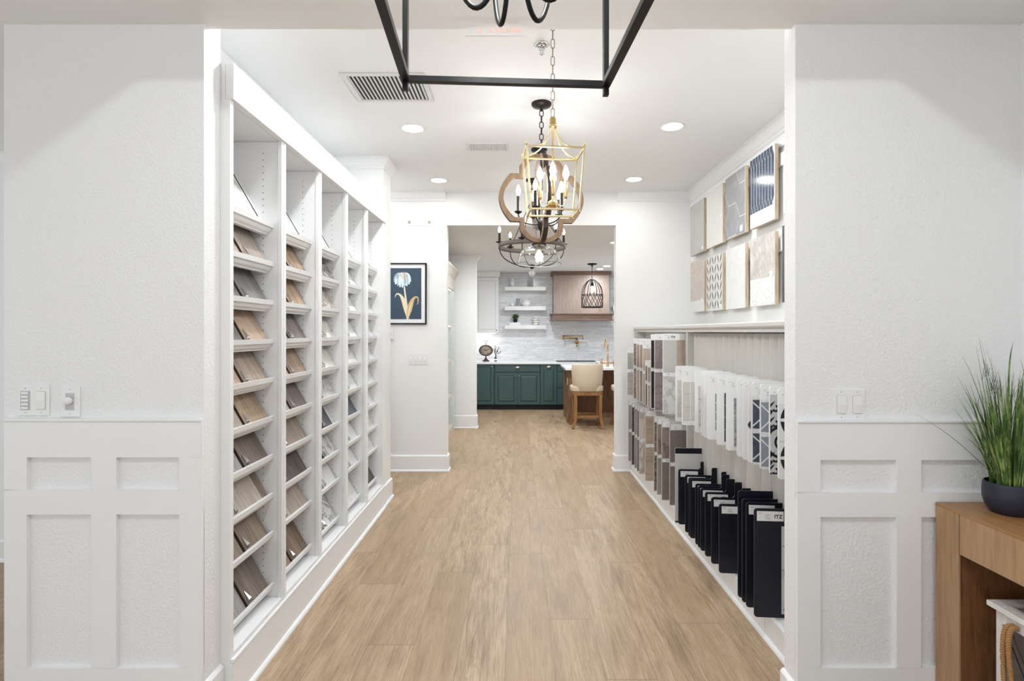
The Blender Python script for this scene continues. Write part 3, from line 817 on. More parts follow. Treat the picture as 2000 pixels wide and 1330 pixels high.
def hang(name, label, D, x0, x1, z0, z1, m, group, tab=None, rad=.012, rot=4.0, th=.006, parts=()):
    """a board standing out from the rack; local x = from the outer edge inwards, y = thickness, z = height"""
    wd = x1 - x0
    mb = MB()
    poly = rrect(0, wd, 0, z1 - z0, rad, '1001')
    if tab:
        tw, thh = tab
        poly = [p for p in poly if not (p[0] == wd and p[1] > .01)]
        i = poly.index((wd, 0)) + 1
        hh = z1 - z0
        poly[i:i] = [(wd, hh + thh), (wd - tw + .006, hh + thh), (wd - tw, hh + thh - .008), (wd - tw, hh + .012), (wd - tw - .012, hh)]
    mb.prism(poly, 'y', -th / 2, th / 2)
    ob = mb.build(name, m, recalc=True)
    ob.location = (x0, D, z0)
    ob.rotation_euler = (0, 0, -math.radians(rot))
    tag(ob, label, 'tile board', group)
    yf_ = -th / 2
    for p in parts:
        kind = p[0]
        if kind == 'label':
            _, a0, a1, h0, h1, txt = p
            lb = MB().box(a0, a1, yf_ - .0012, yf_ - .0002, h0, h1).build('paper_label', M['label'], ob, local=True)
            nm = MB()
            for q, (s0, s1) in enumerate(((.06, .2), (.3, .5), (.3, .46), (.3, .52))):
                zz = h0 + (h1 - h0) * (.8 - .18 * q)
                nm.box(a0 + (a1 - a0) * s0, a0 + (a1 - a0) * s1, yf_ - .0014, yf_ - .0013, zz - .0009, zz + .0009)
            nm.build('printed_line', M['ink'], lb, local=True, recalc=False)
            if txt:
                text(txt, (h1 - h0) * .52, M['inkb'], 'lettering', lb, Matrix.Translation((a0 + (a1 - a0) * .80, yf_ - .0016, h0 + (h1 - h0) * .46)) @ Matrix.Rotation(PI / 2, 4, 'X'))
        elif kind == 'tile':
            _, a0, a1, h0, h1, mt, nrow, gap = p
            for r_ in range(nrow):
                s0 = h0 + (h1 - h0) * r_ / nrow
                s1 = h0 + (h1 - h0) * (r_ + 1) / nrow - gap
                MB().box(a0, a1, yf_ - .004, yf_, s0, s1).build('tile', mt, ob, local=True, bevel=.0007)
        elif kind == 'poly':
            _, polys, mt, dp, nm = p
            pm = MB()
            for q in polys:
                if len(q) >= 3: pm.prism(q, 'y', yf_ - dp, yf_ - dp + .0006)
            pm.build(nm, mt, ob, local=True)
    return ob

XO, XI = 1.118, 1.29
# black boards, lower near bay: outer edge at its measured depth
gb = 'black sample boards hanging in the near rack bay'
def bl(px): return (XO * F) / (px - VX)
LBL = lambda a, txt, zz, w_=.115, h_=.04: ('label', a, a + w_, zz - h_ - .012, zz - .012, txt)
hang('tile_board', 'light grey board with black top band behind the row of black boards', bl(1322), 1.105, 1.29, .158, .682, M['greyboard'], 'sample boards hanging in the near rack bay', None, .008, 3.0, .006,
     [('poly', [rrect(0, .185, .486, .524, .008, '0001')], M['navy'], .0012, 'top_band'), ('poly', [[(-.0, .0), (.03, 0), (.03, .012), (0, .012)]], M['navy'], .0012, 'corner_cap')])
shorts = [(1325, (.022, .055), ''), (1338, None, ''), (1344.5, None, 'ITZ'), (1347.5, (.034, .075), ''), (1358, None, 'ITZ'), (1363, (.030, .09), 'ITZ'), (1368, (.045, .085), 'ITZ'), (1377, (.05, .08), 'ITZ'), (1389, (.04, .09), ''), (1404, (.05, .09), '')]
SN = ['farthest', 'second farthest', 'third farthest', 'fourth farthest', 'fifth farthest', 'sixth farthest', 'seventh farthest', 'third nearest', 'second nearest', 'nearest']
for i, (px, tb, tx) in enumerate(shorts):
    prt = [LBL(.014, tx, .384, .118 if i < 9 else .115, .040)]
    if i == 9:
        prt += [('tile', .150, .160, .10, .33, M['whiteboard'], 4, .006)]
    hang('tile_board', f'{SN[i]} of the short black boards with a white label in the low rack row', bl(px), XO, XI, .158, .542, M['navy'], gb, tb, .014, 5.0, .007, prt)
def circ_ring(cx, cz, r0, r1, a0, a1, n=16):
    A = [a0 + (a1 - a0) * i / n for i in range(n + 1)]
    out = []
    for u, v in zip(A[:-1], A[1:]):
        out.append([(cx + r0 * math.cos(u), cz + r0 * math.sin(u)), (cx + r1 * math.cos(u), cz + r1 * math.sin(u)), (cx + r1 * math.cos(v), cz + r1 * math.sin(v)), (cx + r0 * math.cos(v), cz + r0 * math.sin(v))])
    return out
def clipall(ps, x0, x1, y0, y1): return [q for q in (clip(p, x0, x1, y0, y1) for p in ps) if len(q) >= 3]
gt = reg('tilegrey', cloudy('pale_grey_tile', (206, 206, 206), (192, 192, 194), .4, 12))
gm = reg('tilemid', mat('mid_grey_tile_print', (146, 146, 148), .45))
gd = reg('tiledark', cloudy('charcoal_tile', (58, 62, 68), (44, 48, 56), .35, 20))
gbl = reg('tileblack', mat('black_tile_print', (26, 26, 28), .4))
gw = reg('tilewhite', mat('white_tile_glaze', (228, 228, 228), .25))
gwd = reg('tileline', mat('dull_grout_line', (168, 166, 162), .7))
def ring_print(x0, x1, h):
    ps = []
    for zc in (h * .47,): ps += circ_ring(x0 + .085, zc, .066, .076, PI / 2, 3 * PI / 2) + circ_ring(x0 + .085, zc, .050, .055, PI / 2, 3 * PI / 2)
    for zc in (h * .11, h * .83): ps += circ_ring(x0 + .012, zc, .022, .028, -PI * .6, PI * .5, 10)
    return clipall(ps, x0, x1, .002, h)
talls = [(1441, 'fourth nearest', '', None), (1449, 'third nearest', '', None), (1457, 'second nearest', 'ITS', None), (1472.5, 'nearest', 'ITZ', 1)]
for i, (px, nm, tx, pat) in enumerate(talls):
    prt = []
    z1 = .692 if i == 0 else .668 if i == 1 else .664
    if tx: prt.append(LBL(.012, tx, z1 - .150, .122, .046))
    if pat:
        prt.append(('tile', .124, .170, .02, .436, gt, 2, .003))
        prt.append(('poly', [[(a + .0, b + .02) for a, b in q] for q in ring_print(.124, .170, .416)], gm, .0048, 'printed_ring'))
    hang('tile_board', f'{nm} of the tall black boards by the opening, low rack row' + (', patterned tile strip' if pat else ''), bl(px), XO, XI, .150, z1, M['navy'], gb, None, .014, 5.0, .007, prt)

# white boards, upper near bay
gwh = 'white sample boards hanging in the near rack bay'
ZW0, ZW1 = .863, 1.258
HW = ZW1 - ZW0
cream = reg('tilecream', cloudy('cream_tile', (218, 215, 208), (206, 203, 196), .3, 14))
steel = reg('tilesteel', cloudy('grey_green_tile', (134, 142, 142), (110, 118, 120), .3, 10))
gmar = reg('tilegmar', granite('grey_marble_tile', (176, 176, 180), (128, 128, 134), .3, 30, .5))
bstar = reg('tilebluestar', cloudy('blue_black_tile', (56, 62, 74), (86, 92, 106), .3, 14))
gstar = reg('tilegreystar', cloudy('blue_grey_tile', (148, 154, 166), (136, 142, 156), .3, 14))
def star(x0, x1, h):
    ps = []
    for zc in (.0, h * .5, h):
        ps.append([(x0, zc - .012), (x0 + .02, zc - .012), (x1, zc - .009), (x1, zc + .009), (x0, zc + .012)])
        for s in (1, -1):
            ps.append([(x0, zc + s * .02), (x1, zc + s * .062), (x1, zc + s * .070), (x0, zc + s * .029)])
    return clipall(ps, x0, x1, 0, h)
def vine(x0, x1, h, k):
    ps = []
    w_ = x1 - x0
    if k == 0:
        for zc in (h * .42,):
            ps += circ_ring(x1 + .01, zc, .062, .074, PI * .6, PI * 1.4) + circ_ring(x1 + .014, zc, .028, .038, PI * .6, PI * 1.4)
        for zc in (h * .04, h * .20, h * .66, h * .86):
            ps += circ_ring(x0 + w_ * .55, zc, .007, .016, -PI * .9, PI * .5, 10)
            ps.append([(x0, zc + .02), (x0 + w_ * .5, zc + .034), (x0 + w_ * .4, zc + .026), (x0, zc + .004)])
            ps.append([(x0, zc - .03), (x0 + w_ * .3, zc - .012), (x0, zc - .004)])
    else:
        for zc in (h * .28, h * .78):
            for s in (1, -1):
                pts = [(x0 + .006, zc + s * .006), (x1 + .02, zc + s * .022)] + [(x1 + .02 - .058 * math.sin(a * PI / 12) * .9, zc + s * (.022 + .075 * (1 - math.cos(a * PI / 12)) / 1.0)) for a in range(0, 7)]
                arc = [(x0 + .006 + (.05) * t_ ** 1.8, zc + s * (.006 + .085 * t_)) for t_ in [j / 8 for j in range(9)]]
                ps.append([(x1 + .02, zc + s * .02)] + arc if s > 0 else ([(x1 + .02, zc + s * .02)] + arc)[::-1])
    return clipall(ps, x0, x1, 0, h)
WL = ('label', .014, .070, HW - .062, HW - .02, '')
def rows(a0, a1, mt, n_=3, z0=.035, z1=.30): return ('tile', a0, a1, z0, z1, mt, n_, .005)
whites = [
    (1319, 'off white board with three pale tiles, farthest of the white boards', [WL, rows(.012, .06, cream)]),
    (1331.5, 'white board with two columns of cream tiles, second farthest white board', [WL, rows(.006, .052, cream), rows(.060, .092, cream)]),
    (1357, 'white board with narrow cream tiles and dark joints, near the rack divider', [rows(.02, .06, cream), ('poly', [[(.025, z), (.052, z), (.052, z + .006), (.025, z + .006)] for z in (.05, .13, .21)], gwd, .0055, 'grout_joint')]),
    (1374, 'plain white board behind the off white one, left of the green strip board', [WL]),
    (1369, 'plain off white board just right of the dark jointed narrow tiles', []),
    (1380.5, 'white board with a grey green tile strip', [WL, ('tile', .048, .072, .055, .275, steel, 4, .004)]),
    (1399.5, 'white board with a solid black tile strip', [WL, ('tile', .042, .062, .02, .295, gd, 4, .002)]),
    (1418, 'white board with a grey marble tile strip', [WL, ('tile', .040, .065, .022, .285, gmar, 4, .003)]),
    (1439, 'blank white board just right of the grey marble strip board', [WL]),
    (1450, 'second blank white board right of the grey marble strip board', [WL]),
    (1460, 'white board with a sliver of dark tile left of the navy star tiles', [('poly', [[(0, .19), (.012, .205), (.012, .165), (0, .18)]], gd, .004, 'dark_tile')]),
    (1468, 'white board with navy and white star tile strip', [WL, ('tile', .004, .050, .004, .325, bstar, 2, .002), ('poly', [[(a, b + .004) for a, b in q] for q in star(.004, .05, .32)], gw, .0048, 'printed_star')]),
    (1484, 'white board with blue grey and white star tile strip', [WL, ('tile', .004, .046, .004, .325, gstar, 2, .002), ('poly', [[(a, b + .004) for a, b in q] for q in star(.004, .046, .32)], gw, .0048, 'printed_star')]),
    (1502, 'white board with black scrolled vine tile strip', [WL, ('tile', .003, .044, .004, .36, gt, 2, .002), ('poly', [[(a, b + .004) for a, b in q] for q in vine(.003, .044, .34, 0)], gbl, .0048, 'printed_scroll')]),
    (1519, 'white board with bold black petal tiles, nearest of the white boards', [WL, ('tile', .003, .100, .004, .33, gw, 2, .002), ('poly', [[(a, b + .004) for a, b in q] for q in vine(.003, .1, .326, 1)], gbl, .0048, 'printed_petal')]),
]
for i, (px, lb, prt) in enumerate(whites):
    hang('tile_board', lb, bl(px), XO, XI, ZW0, ZW1, M['whiteboard'], gwh, None, .014, 5.0, .006, prt)

# boards in the far bay
gf = 'tile boards hanging in the far rack bay'
T_ = {}
def tl(k, a, b_, kind='cloudy', **kw):
    if kind == 'cloudy': return cloudy(k, a, b_, .4, 9, len(k) * 1.3)
    if kind == 'marble': return marble(k, a, b_, .35, 4, .8, len(k) * 1.9)
    return wood(k, a, b_, .5, 1, 'x', len(k) * 2.1)
tm = {'greenish': tl('grey_green_stone', (178, 178, 168), (162, 160, 152)), 'lilac': tl('lilac_grey_stone', (188, 180, 180), (170, 160, 160), 'marble'), 'vein': tl('veined_taupe_stone', (176, 160, 148), (120, 104, 92), 'marble'),
      'tanp': tl('warm_tan_tile', (184, 166, 152), (172, 152, 138)), 'beige': tl('beige_tile', (196, 182, 168), (182, 168, 154)), 'brown': tl('brown_grey_tile', (140, 126, 118), (122, 108, 102)), 'blackm': tl('black_polished_tile', (34, 30, 30), (54, 46, 44)),
      'mauve': tl('mauve_grey_stone', (146, 134, 134), (126, 112, 116), 'marble'), 'calac': tl('pale_veined_marble', (214, 212, 208), (166, 166, 166), 'marble'), 'paleg': tl('pale_grey_tile_plain', (202, 200, 196), (194, 192, 188)),
      'dark': tl('dark_brown_tile', (84, 76, 72), (70, 62, 60)), 'gray': tl('mid_grey_tile', (166, 160, 156), (148, 142, 138)), 'blush': tl('blush_veined_marble', (212, 202, 198), (158, 140, 136), 'marble'), 'woodb': tl('beige_wood_look_tile', (178, 160, 142), (150, 132, 116), 'wood'),
      'mosaic': granite('brown_mosaic_tile', (150, 134, 122), (84, 72, 64), .5, 50, .5), 'taupe': tl('taupe_vein_tile', (150, 136, 128), (112, 98, 92), 'marble'), 'grayb': tl('warm_grey_tile', (132, 122, 116), (120, 110, 106))}
def pair(h, w_, up, lo, mid=None, txt=''):
    mid = mid or h * .5
    return [('tile', .003, w_, .006, mid - .03, tm[lo], 1, 0), ('tile', .003, w_, mid + .002, h - .05, tm[up], 1, 0),
            ('label', .010, min(w_ - .006, .095), mid - .028, mid, ''), ('label', .010, min(w_ - .006, .095), h - .046, h - .004, txt)]
WDT = XI - XO - .004
uppers = [(1225, 1.335, .85, 'greenish', 'lilac', 'grey green over lilac tile board at the far end of the upper rack row', ''),
          (1237, 1.435, .85, 'vein', 'vein', 'tall veined taupe tile board, second from the far end, upper row', ''),
          (1243, 1.43, .85, 'tanp', 'beige', 'warm tan tile board third from the far end, upper rack row', ''),
          (1249, 1.43, .85, 'tanp', 'tanp', 'tan tile board fourth from the far end, upper rack row', ''),
          (1255, 1.40, .85, 'beige', 'beige', 'beige tile board fifth from the far end, upper rack row', ''),
          (1260, 1.25, .85, 'brown', 'brown', 'brown grey tile board just left of the pink beige one, upper row', ''),
          (1264, 1.24, .85, 'beige', 'beige', 'pinkish beige tile board just left of the black strip board', ''),
          (1271, 1.478, .853, 'blackm', 'blackm', 'white edged board of polished black tile, upper rack row', ''),
          (1278, 1.482, .85, 'mauve', 'mauve', 'mauve grey marble tile board beside the black one, upper row', ''),
          (1294.3, 1.486, .862, 'paleg', 'calac', 'pale grey over white marble tile board nearest the divider', 'ITA')]
for i, (px, z1, z0, up, lo, lb, tx) in enumerate(uppers):
    w_ = WDT if i != 9 else .105
    prt = pair(z1 - z0, w_, up, lo, (z1 - z0) * (.55 if i != 9 else .52), tx)
    if i == 9: prt.append(('tile', .107, WDT, .006, z1 - z0 - .05, tm['tanp'], 1, 0))
    hang('tile_board', lb, bl(px), XO, XI, z0, z1, M['whiteboard'], gf, None, .006, 4.0, .007, prt)
lowers = [(1227, 'gray', 'gray', 'light grey tile board at the far end of the lower rack row'), (1233.5, 'dark', 'dark', 'dark brown tile board second from the far end, lower rack row'),
          (1239, 'gray', 'gray', 'mid grey tile board just right of the dark brown one, lower row'), (1244, 'grayb', 'grayb', 'warm grey tile board left of the blush marble one, lower row'),
          (1248, 'blush', 'blush', 'blush veined marble tile board in the lower rack row'), (1260, 'woodb', 'woodb', 'beige wood look tile board in the lower rack row'),
          (1277, 'mosaic', 'mosaic', 'narrow brown mosaic tile board in the lower rack row'), (1283, 'taupe', 'gray', 'taupe over grey tile board right of the brown mosaic one'),
          (1292, 'taupe', 'grayb', 'taupe veined tile board second from the divider, lower rack row'), (1307.5, 'grayb', 'grayb', 'plain warm grey tile board nearest the divider, lower rack row')]
for i, (px, up, lo, lb) in enumerate(lowers):
    x_o = XO if i < 9 else 1.138
    D = x_o * F / (px - VX)
    if i == 9: D = 4.145; x_o = D * (px - VX) / F
    hang('tile_board', lb, D, x_o, XI, .188, .805 + (.02 if i > 8 else 0), M['greyboard'], gf, None, .005, 4.0 if i < 9 else 0, .007, pair(.617, XI - x_o - .004, up, lo, .325))

# ------------------------------------------------------------------ tile panels on the upper right wall
XP = 1.80
for nm, z0, z1, lb in (('upper', 2.665, 2.755, 'white mounting rail behind the upper row of tile panels, right wall'), ('lower', 2.065, 2.165, 'white mounting rail behind the lower row of tile panels, right wall')):
    rl = MB().box(1.842, 1.8595, 2.3, 5.85, z0, z1).build('mounting_rail', M['trim'], None, (1.85, 4.2, z0), bevel=.003)
    tag(rl, lb, 'rail', 'panel mounting rails')
gp = 'tile panels on the right wall'
tp = {'grey': cloudy('flat_grey_panel_tile', (190, 188, 184), (180, 178, 175), .35, 5), 'white': marble('white_panel_tile', (222, 220, 216), (208, 206, 202), .3, 2, .25, 3), 'hex': cloudy('grey_hexagon_tile', (158, 158, 162), (140, 138, 140), .3, 6),
      'navy': cloudy('glossy_slate_blue_tile', (74, 88, 108), (56, 68, 88), .12, 8), 'pebble': granite('white_pebble_mosaic', (226, 226, 224), (196, 194, 190), .4, 45, .42), 'grout': mat('white_grout', (226, 225, 222), .7),
      'blush': cloudy('blush_brick_tile', (206, 192, 184), (196, 182, 174), .35, 8), 'leafg': mat('charcoal_leaf_inlay', (84, 88, 86), .4), 'marble': marble('white_marble_panel_tile', (224, 223, 221), (204, 203, 201), .25, 2.0, .25, 9),
      'pearl': cloudy('pearly_beige_tile', (214, 210, 204), (186, 180, 172), .12, 12), 'celadon': mat('pale_celadon_tile', (214, 222, 218), .2), 'dk': mat('dark_slate_tile', (64, 70, 74), .35)}
def panel(label, y0, y1, z0, z1, base, lay, edge='ply', th=.016):
    """face looks towards -X; (a, h) run along the wall from the near end and upwards"""
    rt = MB().box(XP + .003, XP + th + .012, y0, y1, z0, z1).build('wall_tile_board', M[edge], None, (XP + .02, (y0 + y1) / 2, z0))
    tag(rt, label, 'tile panel', gp)
    MB().box(XP, XP + .003, y0, y1, z0, z1).build('tile_face', base, rt)
    for nm, polys, mt, d in lay:
        pm = MB()
        for q in polys:
            if len(q) >= 3: pm.prism([(y0 + a, z0 + h) for a, h in q], 'x', XP - (.003 if nm == 'paper_label' else min(d, .0016)), XP - .0002)
        pm.build(nm, mt, rt)
    return rt
W_P, H_P = .405, .52
def label_at(a, h, s=.035): return ('paper_label', [[(a, h), (a + s, h), (a + s, h + s), (a, h + s)]], M['label'], .0045)
def hexes(w_, h_, r, gap):
    out = []
    dx, dz = r * 1.5, r * math.sqrt(3)
    for i in range(-1, int(w_ / dx) + 2):
        for j in range(-1, int(h_ / dz) + 2):
            cx, cz = i * dx + .03, j * dz + (dz / 2 if i % 2 else 0) + .01
            out.append(clip([(cx + (r - gap) * math.cos(a * PI / 3), cz + (r - gap) * math.sin(a * PI / 3)) for a in range(6)], .004, w_ - .004, .004, h_ - .004))
    return out
def pickets(w_, h_, pw, ph, gap, z_lo, x0=0.0):
    out = []
    tip = pw * 1.05
    for i in range(-1, int(w_ / pw) + 2):
        for j in range(-1, int(h_ / (ph - tip / 1)) + 2):
            cx = i * pw + x0 + pw / 2
            cz = z_lo + j * (ph - tip) * 1.0 + ((ph - tip) / 2 if i % 2 else 0) * 0
            hw = pw / 2 - gap
            out.append(clip([(cx, cz + gap), (cx + hw, cz + tip / 1 * .5 + gap), (cx + hw, cz + ph - tip * .5 - gap), (cx, cz + ph - gap), (cx - hw, cz + ph - tip * .5 - gap), (cx - hw, cz + tip * .5 + gap)], .003, w_ - .003, z_lo * 0 + .003, h_ - .003))
    return out
YS = [3.845, 4.335, 4.825, 5.30]
ZT0, ZT1, ZB0, ZB1 = 2.292, 2.822, 1.690, 2.209
panel('flat grey tile panel at the far end of the upper row, right wall', 5.31, 5.31 + .42, 2.285, 2.80, tp['grey'], [label_at(.02, .02)])
panel('plain white tile panel second from the far end of the upper row', 4.825, 5.235, 2.288, 2.812, tp['white'], [label_at(.01, .23, .03)])
panel('large grey hexagon tile panel with white joints in the upper row', 4.345, 4.755, 2.292, 2.822, tp['grout'], [('hexagon_tile', hexes(.41, .53, .155, .0042), tp['hex'], .004), label_at(.045, .02, .05)])
lo = .115
pk = []
pw = .0475; hh = .53
for i in range(9):
    cx = .004 + pw * (i + .5)
    hw = pw / 2 - .0042
    zz = lo + (.05 if i % 2 == 0 else .05)
    pk.append(clip([(cx, lo + .012), (cx + hw, lo + .055), (cx + hw, hh - .075), (cx, hh - .03), (cx - hw, hh - .075), (cx - hw, lo + .055)], .003, .402, .003, hh - .003))
    cx2 = cx + pw / 2
    pk.append(clip([(cx2, hh - .068), (cx2 + hw, hh - .028), (cx2 + hw, hh + .1), (cx2 - hw, hh + .1), (cx2 - hw, hh - .028)], .003, .402, .003, hh - .003))
    pk.append(clip([(cx2, lo + .050), (cx2 + hw, lo + .008), (cx2 + hw, lo - .004), (cx2 - hw, lo - .004), (cx2 - hw, lo + .008)], .003, .402, .003, hh - .003))
panel('glossy slate blue picket tile panel with white mosaic base, upper row', 3.845, 4.25, 2.292, 2.822, tp['grout'], [('picket_tile', pk, tp['navy'], .004), ('mosaic_base', [[(.003, .003), (.402, .003), (.402, lo - .006), (.003, lo - .006)]], tp['pebble'], .0035), label_at(.03, .07, .04)])
panel('pale celadon tile panel at the near end of the upper row by the opening', 3.315, 3.72, 2.30, 2.72, tp['celadon'], [], 'ply_light')
br = []
for j in range(6):
    z = .115 + j * .068
    sh = .0 if j % 2 else .09
    for i in range(-1, 4):
        br.append(clip([(i * .18 + sh, z), (i * .18 + sh + .177, z), (i * .18 + sh + .177, z + .064), (i * .18 + sh, z + .064)], .003, .402, .003, .517))
panel('blush brick tile panel at the far end of the lower row', 5.31, 5.72, 1.70, 2.195, tp['grout'], [('brick_tile', br, tp['blush'], .004), label_at(.04, .1, .03)])
lf = []
for j in range(6):
    for i in range(6):
        cx, cz = .035 + i * .067, .055 + j * .082
        s = 1 if i % 2 else -1
        pts = [(cx + .010 * math.sin(a * PI / 8) + s * .034 * (a / 8 - .5), cz - .040 + .080 * a / 8) for a in range(9)] + [(cx - .010 * math.sin(a * PI / 8) + s * .034 * (a / 8 - .5), cz - .040 + .080 * a / 8) for a in range(7, 0, -1)]
        lf.append(clip(pts, .003, .4, .003, .517))
panel('white panel with rows of charcoal leaf shapes in the lower row', 4.83, 5.235, 1.695, 2.203, tp['white'], [('leaf_inlay', lf, tp['leafg'], .002), label_at(.03, .02, .035)])
panel('plain white marble tile panel between leaf and pearly panels, lower row', 4.345, 4.75, 1.692, 2.206, tp['marble'], [])
wv = []
for i in range(9):
    cx = .022 + i * .0455
    L_, R_ = [], []
    for a in range(17):
        z = .205 + .312 * a / 16
        o = .006 * math.sin(a * PI / 4 + i)
        L_.append((cx - .0205 + o, z)); R_.append((cx + .0205 + o, z))
    wv.append(clip(L_ + R_[::-1], .003, .402, .003, .517))
panel('pearly beige wavy tile panel with white stone base, lower row', 3.845, 4.25, 1.693, 2.209, tp['grout'], [('wavy_tile', wv, tp['pearl'], .004), ('stone_base', [[(.003, .003), (.402, .003), (.402, .198), (.003, .198)]], tp['pebble'], .0035), label_at(.03, .2, .04)])
panel('dark slate tile panel at the near end of the lower row by the opening', 3.315, 3.735, 1.70, 2.22, tp['dk'], [], 'coredark')
# ------------------------------------------------------------------ hanging lights
def chain(z0, z1, L=.045, r=.0028, wd=.010, x=0.0, y=0.0):
    m = MB()
    n = max(1, int(round((z1 - z0) / (L - 3 * r))))
    st_ = (z1 - z0) / n
    for i in range(n):
        zc = z0 + st_ * (i + .5)
        hl = st_ / 2 + r * .6
        pts = []
        for a in range(16):
            t_ = 2 * PI * a / 16
            c_, s_ = math.cos(t_), math.sin(t_)
            u, v = wd * c_, (hl - wd) * (1 if s_ > 0 else -1) + wd * s_
            if abs(s_) < 1e-6: v = 0
            pts.append((x + u, y, zc + v) if i % 2 == 0 else (x, y + u, zc + v))
        m.tube(pts, r, 6, closed=True)
    return m
def canopy(z, r=.065, h=.028, x=0.0, y=0.0):
    return MB().lathe([(1e-5, 0), (r, 0), (r, -h * .35), (r * .92, -h * .6), (r * .35, -h * .9), (r * .16, -h), (r * .14, -h - .02), (1e-5, -h - .022)], (x, y, z), 32)
def flame_bulb(m, c, h=.085, r=.0175):
    pr = [(1e-5, 0), (r * .45, 0), (r * .55, h * .12), (r * .95, h * .32), (r, h * .42), (r * .8, h * .62), (r * .42, h * .84), (r * .12, h * .97), (1e-5, h)]
    return m.lathe(pr, c, 16)

def bulb_lamp(x, y, z, power, r=.09):
    l = bpy.data.lights.new('bulb_lamp', 'POINT'); l.energy = power; l.shadow_soft_size = r; l.color = (.97, .98, 1.0)
    o = bpy.data.objects.new('bulb_lamp', l); C.objects.link(o); o.location = (x, y, z)
# black square lantern close to the camera
Dn, hw, hy = 1.45, .265, .33
th = math.radians(3.5)
zb = 2.161
cx, cy = -.030 + hy * math.sin(th), Dn - hy * math.cos(th)
t = thing('lantern_chandelier', 'large black open square lantern hanging in the foreground at the top', 'chandelier', (cx, cy, zb), th)
s_ = .0165
for zz, nm in ((0.0, 'bottom_frame'), (.60, 'top_frame')):
    fr = MB()
    fr.box(-hw - s_ / 2, hw + s_ / 2, hy - s_ / 2, hy + s_ / 2, zz - s_ / 2, zz + s_ / 2).box(-hw - s_ / 2, hw + s_ / 2, -hy - s_ / 2, -hy + s_ / 2, zz - s_ / 2, zz + s_ / 2)
    fr.box(-hw - s_ * .65, -hw + s_ * .65, -hy, hy, zz - s_ / 2, zz + s_ / 2).box(hw - s_ * .65, hw + s_ * .65, -hy, hy, zz - s_ / 2, zz + s_ / 2)
    fr.build(nm, M['black'], t, local=True, bevel=.0015)
for sx in (-1, 1):
    for sy in (-1, 1):
        MB().box(sx * hw - .0075, sx * hw + .0075, sy * hy - .0075, sy * hy + .0075, -.030, .61).build('corner_post', M['black'], t, local=True, bevel=.0012)
for sx, sy in ((-1, 1), (1, 1), (1, -1), (-1, -1)):
    MB().tube(bez((sx * hw, sy * hy, .60), (sx * hw * .6, sy * hy * .6, .63), (sx * .04, sy * .04, .66), (sx * .012, sy * .012, .78)), .006, 8).build('roof_arm', M['black'], t, local=True)
MB().lathe([(1e-5, .22), (.02, .225), (.026, .245), (.018, .27), (.010, .29), (.010, .80), (1e-5, .80)], (0, 0, 0), 20).build('centre_stem', M['black'], t, local=True)
for k in range(6):
    a = math.radians(46.5 + 60 * k)
    c_, q_ = math.cos(a), math.sin(a)
    g = MB().tube(bez((.016 * c_, .016 * q_, .26), (.02 * c_, .02 * q_, -.075), (.130 * c_, .130 * q_, -.075), (.145 * c_, .145 * q_, .265), 24), .0055, 10).build('arm', M['black'], t, local=True)
    MB().lathe([(.004, .255), (.026, .262), (.028, .268), (.012, .272), (.0125, .365), (.008, .367), (1e-5, .367)], (.145 * c_, .145 * q_, 0), 16).build('candle_sleeve', M['black'], g, local=True)
    flame_bulb(MB(), (.145 * c_, .145 * q_, .368)).build('bulb', M['bulb'], g, local=True)
chain(.79, 3.52 - zb - .05).build('chain', M['black'], t, local=True)
canopy(3.52 - zb).build('canopy', M['black'], t, local=True)

bulb_lamp(cx, cy, zb + .28, 18, .12)

# gold tapered lantern
D0 = 2.51
wt, dt_, wb_, db_ = .2675, .183, .225, .159
th = math.radians(5)
gx, gy = X(1079.5, 2.6), 2.6
zt_, zb_ = 2.348, 2.065
t = thing('lantern_pendant', 'gold tapered open lantern pendant with lit candle bulbs on a thin chain', 'pendant light', (gx, gy, zb_), th)
hT, hB = zt_ - zb_, 0.0
s_ = .0085
cT = [(sx * wt / 2, sy * dt_ / 2, hT) for sx, sy in ((-1, -1), (1, -1), (1, 1), (-1, 1))]
cB = [(sx * wb_ / 2, sy * db_ / 2, 0) for sx, sy in ((-1, -1), (1, -1), (1, 1), (-1, 1))]
for nm, cs in (('top_frame', cT), ('bottom_frame', cB)):
    m = MB()
    for i in range(4): m.bar(cs[i], cs[(i + 1) % 4], s_)
    m.build(nm, M['gold'], t, local=True, bevel=.001)
for a, b_ in zip(cT, cB):
    m = MB().bar(b_, a, s_)
    g = m.build('corner_bar', M['gold'], t, local=True, bevel=.001)
    MB().ball((a[0], a[1], hT + .011), .006).lathe([(.0025, hT + .012), (.0045, hT + .020), (1e-5, hT + .025)], (a[0], a[1], 0), 10).build('finial', M['brass'], g, local=True)
    MB().ball((b_[0], b_[1], -.009), .005).build('foot_bead', M['brass'], g, local=True)
for a in cT:
    MB().tube(bez(a, (a[0] * .35, a[1] * .35, hT + .01), (a[0] * .16, a[1] * .16, hT + .06), (a[0] * .10, a[1] * .10, hT + .125)), .0032, 8).build('roof_arm', M['gold'], t, local=True)
MB().lathe([(1e-5, .455), (.012, .452), (.0155, .446), (.0155, .418), (.0185, .416), (.0185, .410), (.015, .404), (.0045, .402), (.0045, .06), (.02, .055), (.024, .045), (.024, .030), (.014, .022), (1e-5, .02)], (0, 0, 0), 24).build('centre_stem', M['brass'], t, local=True)
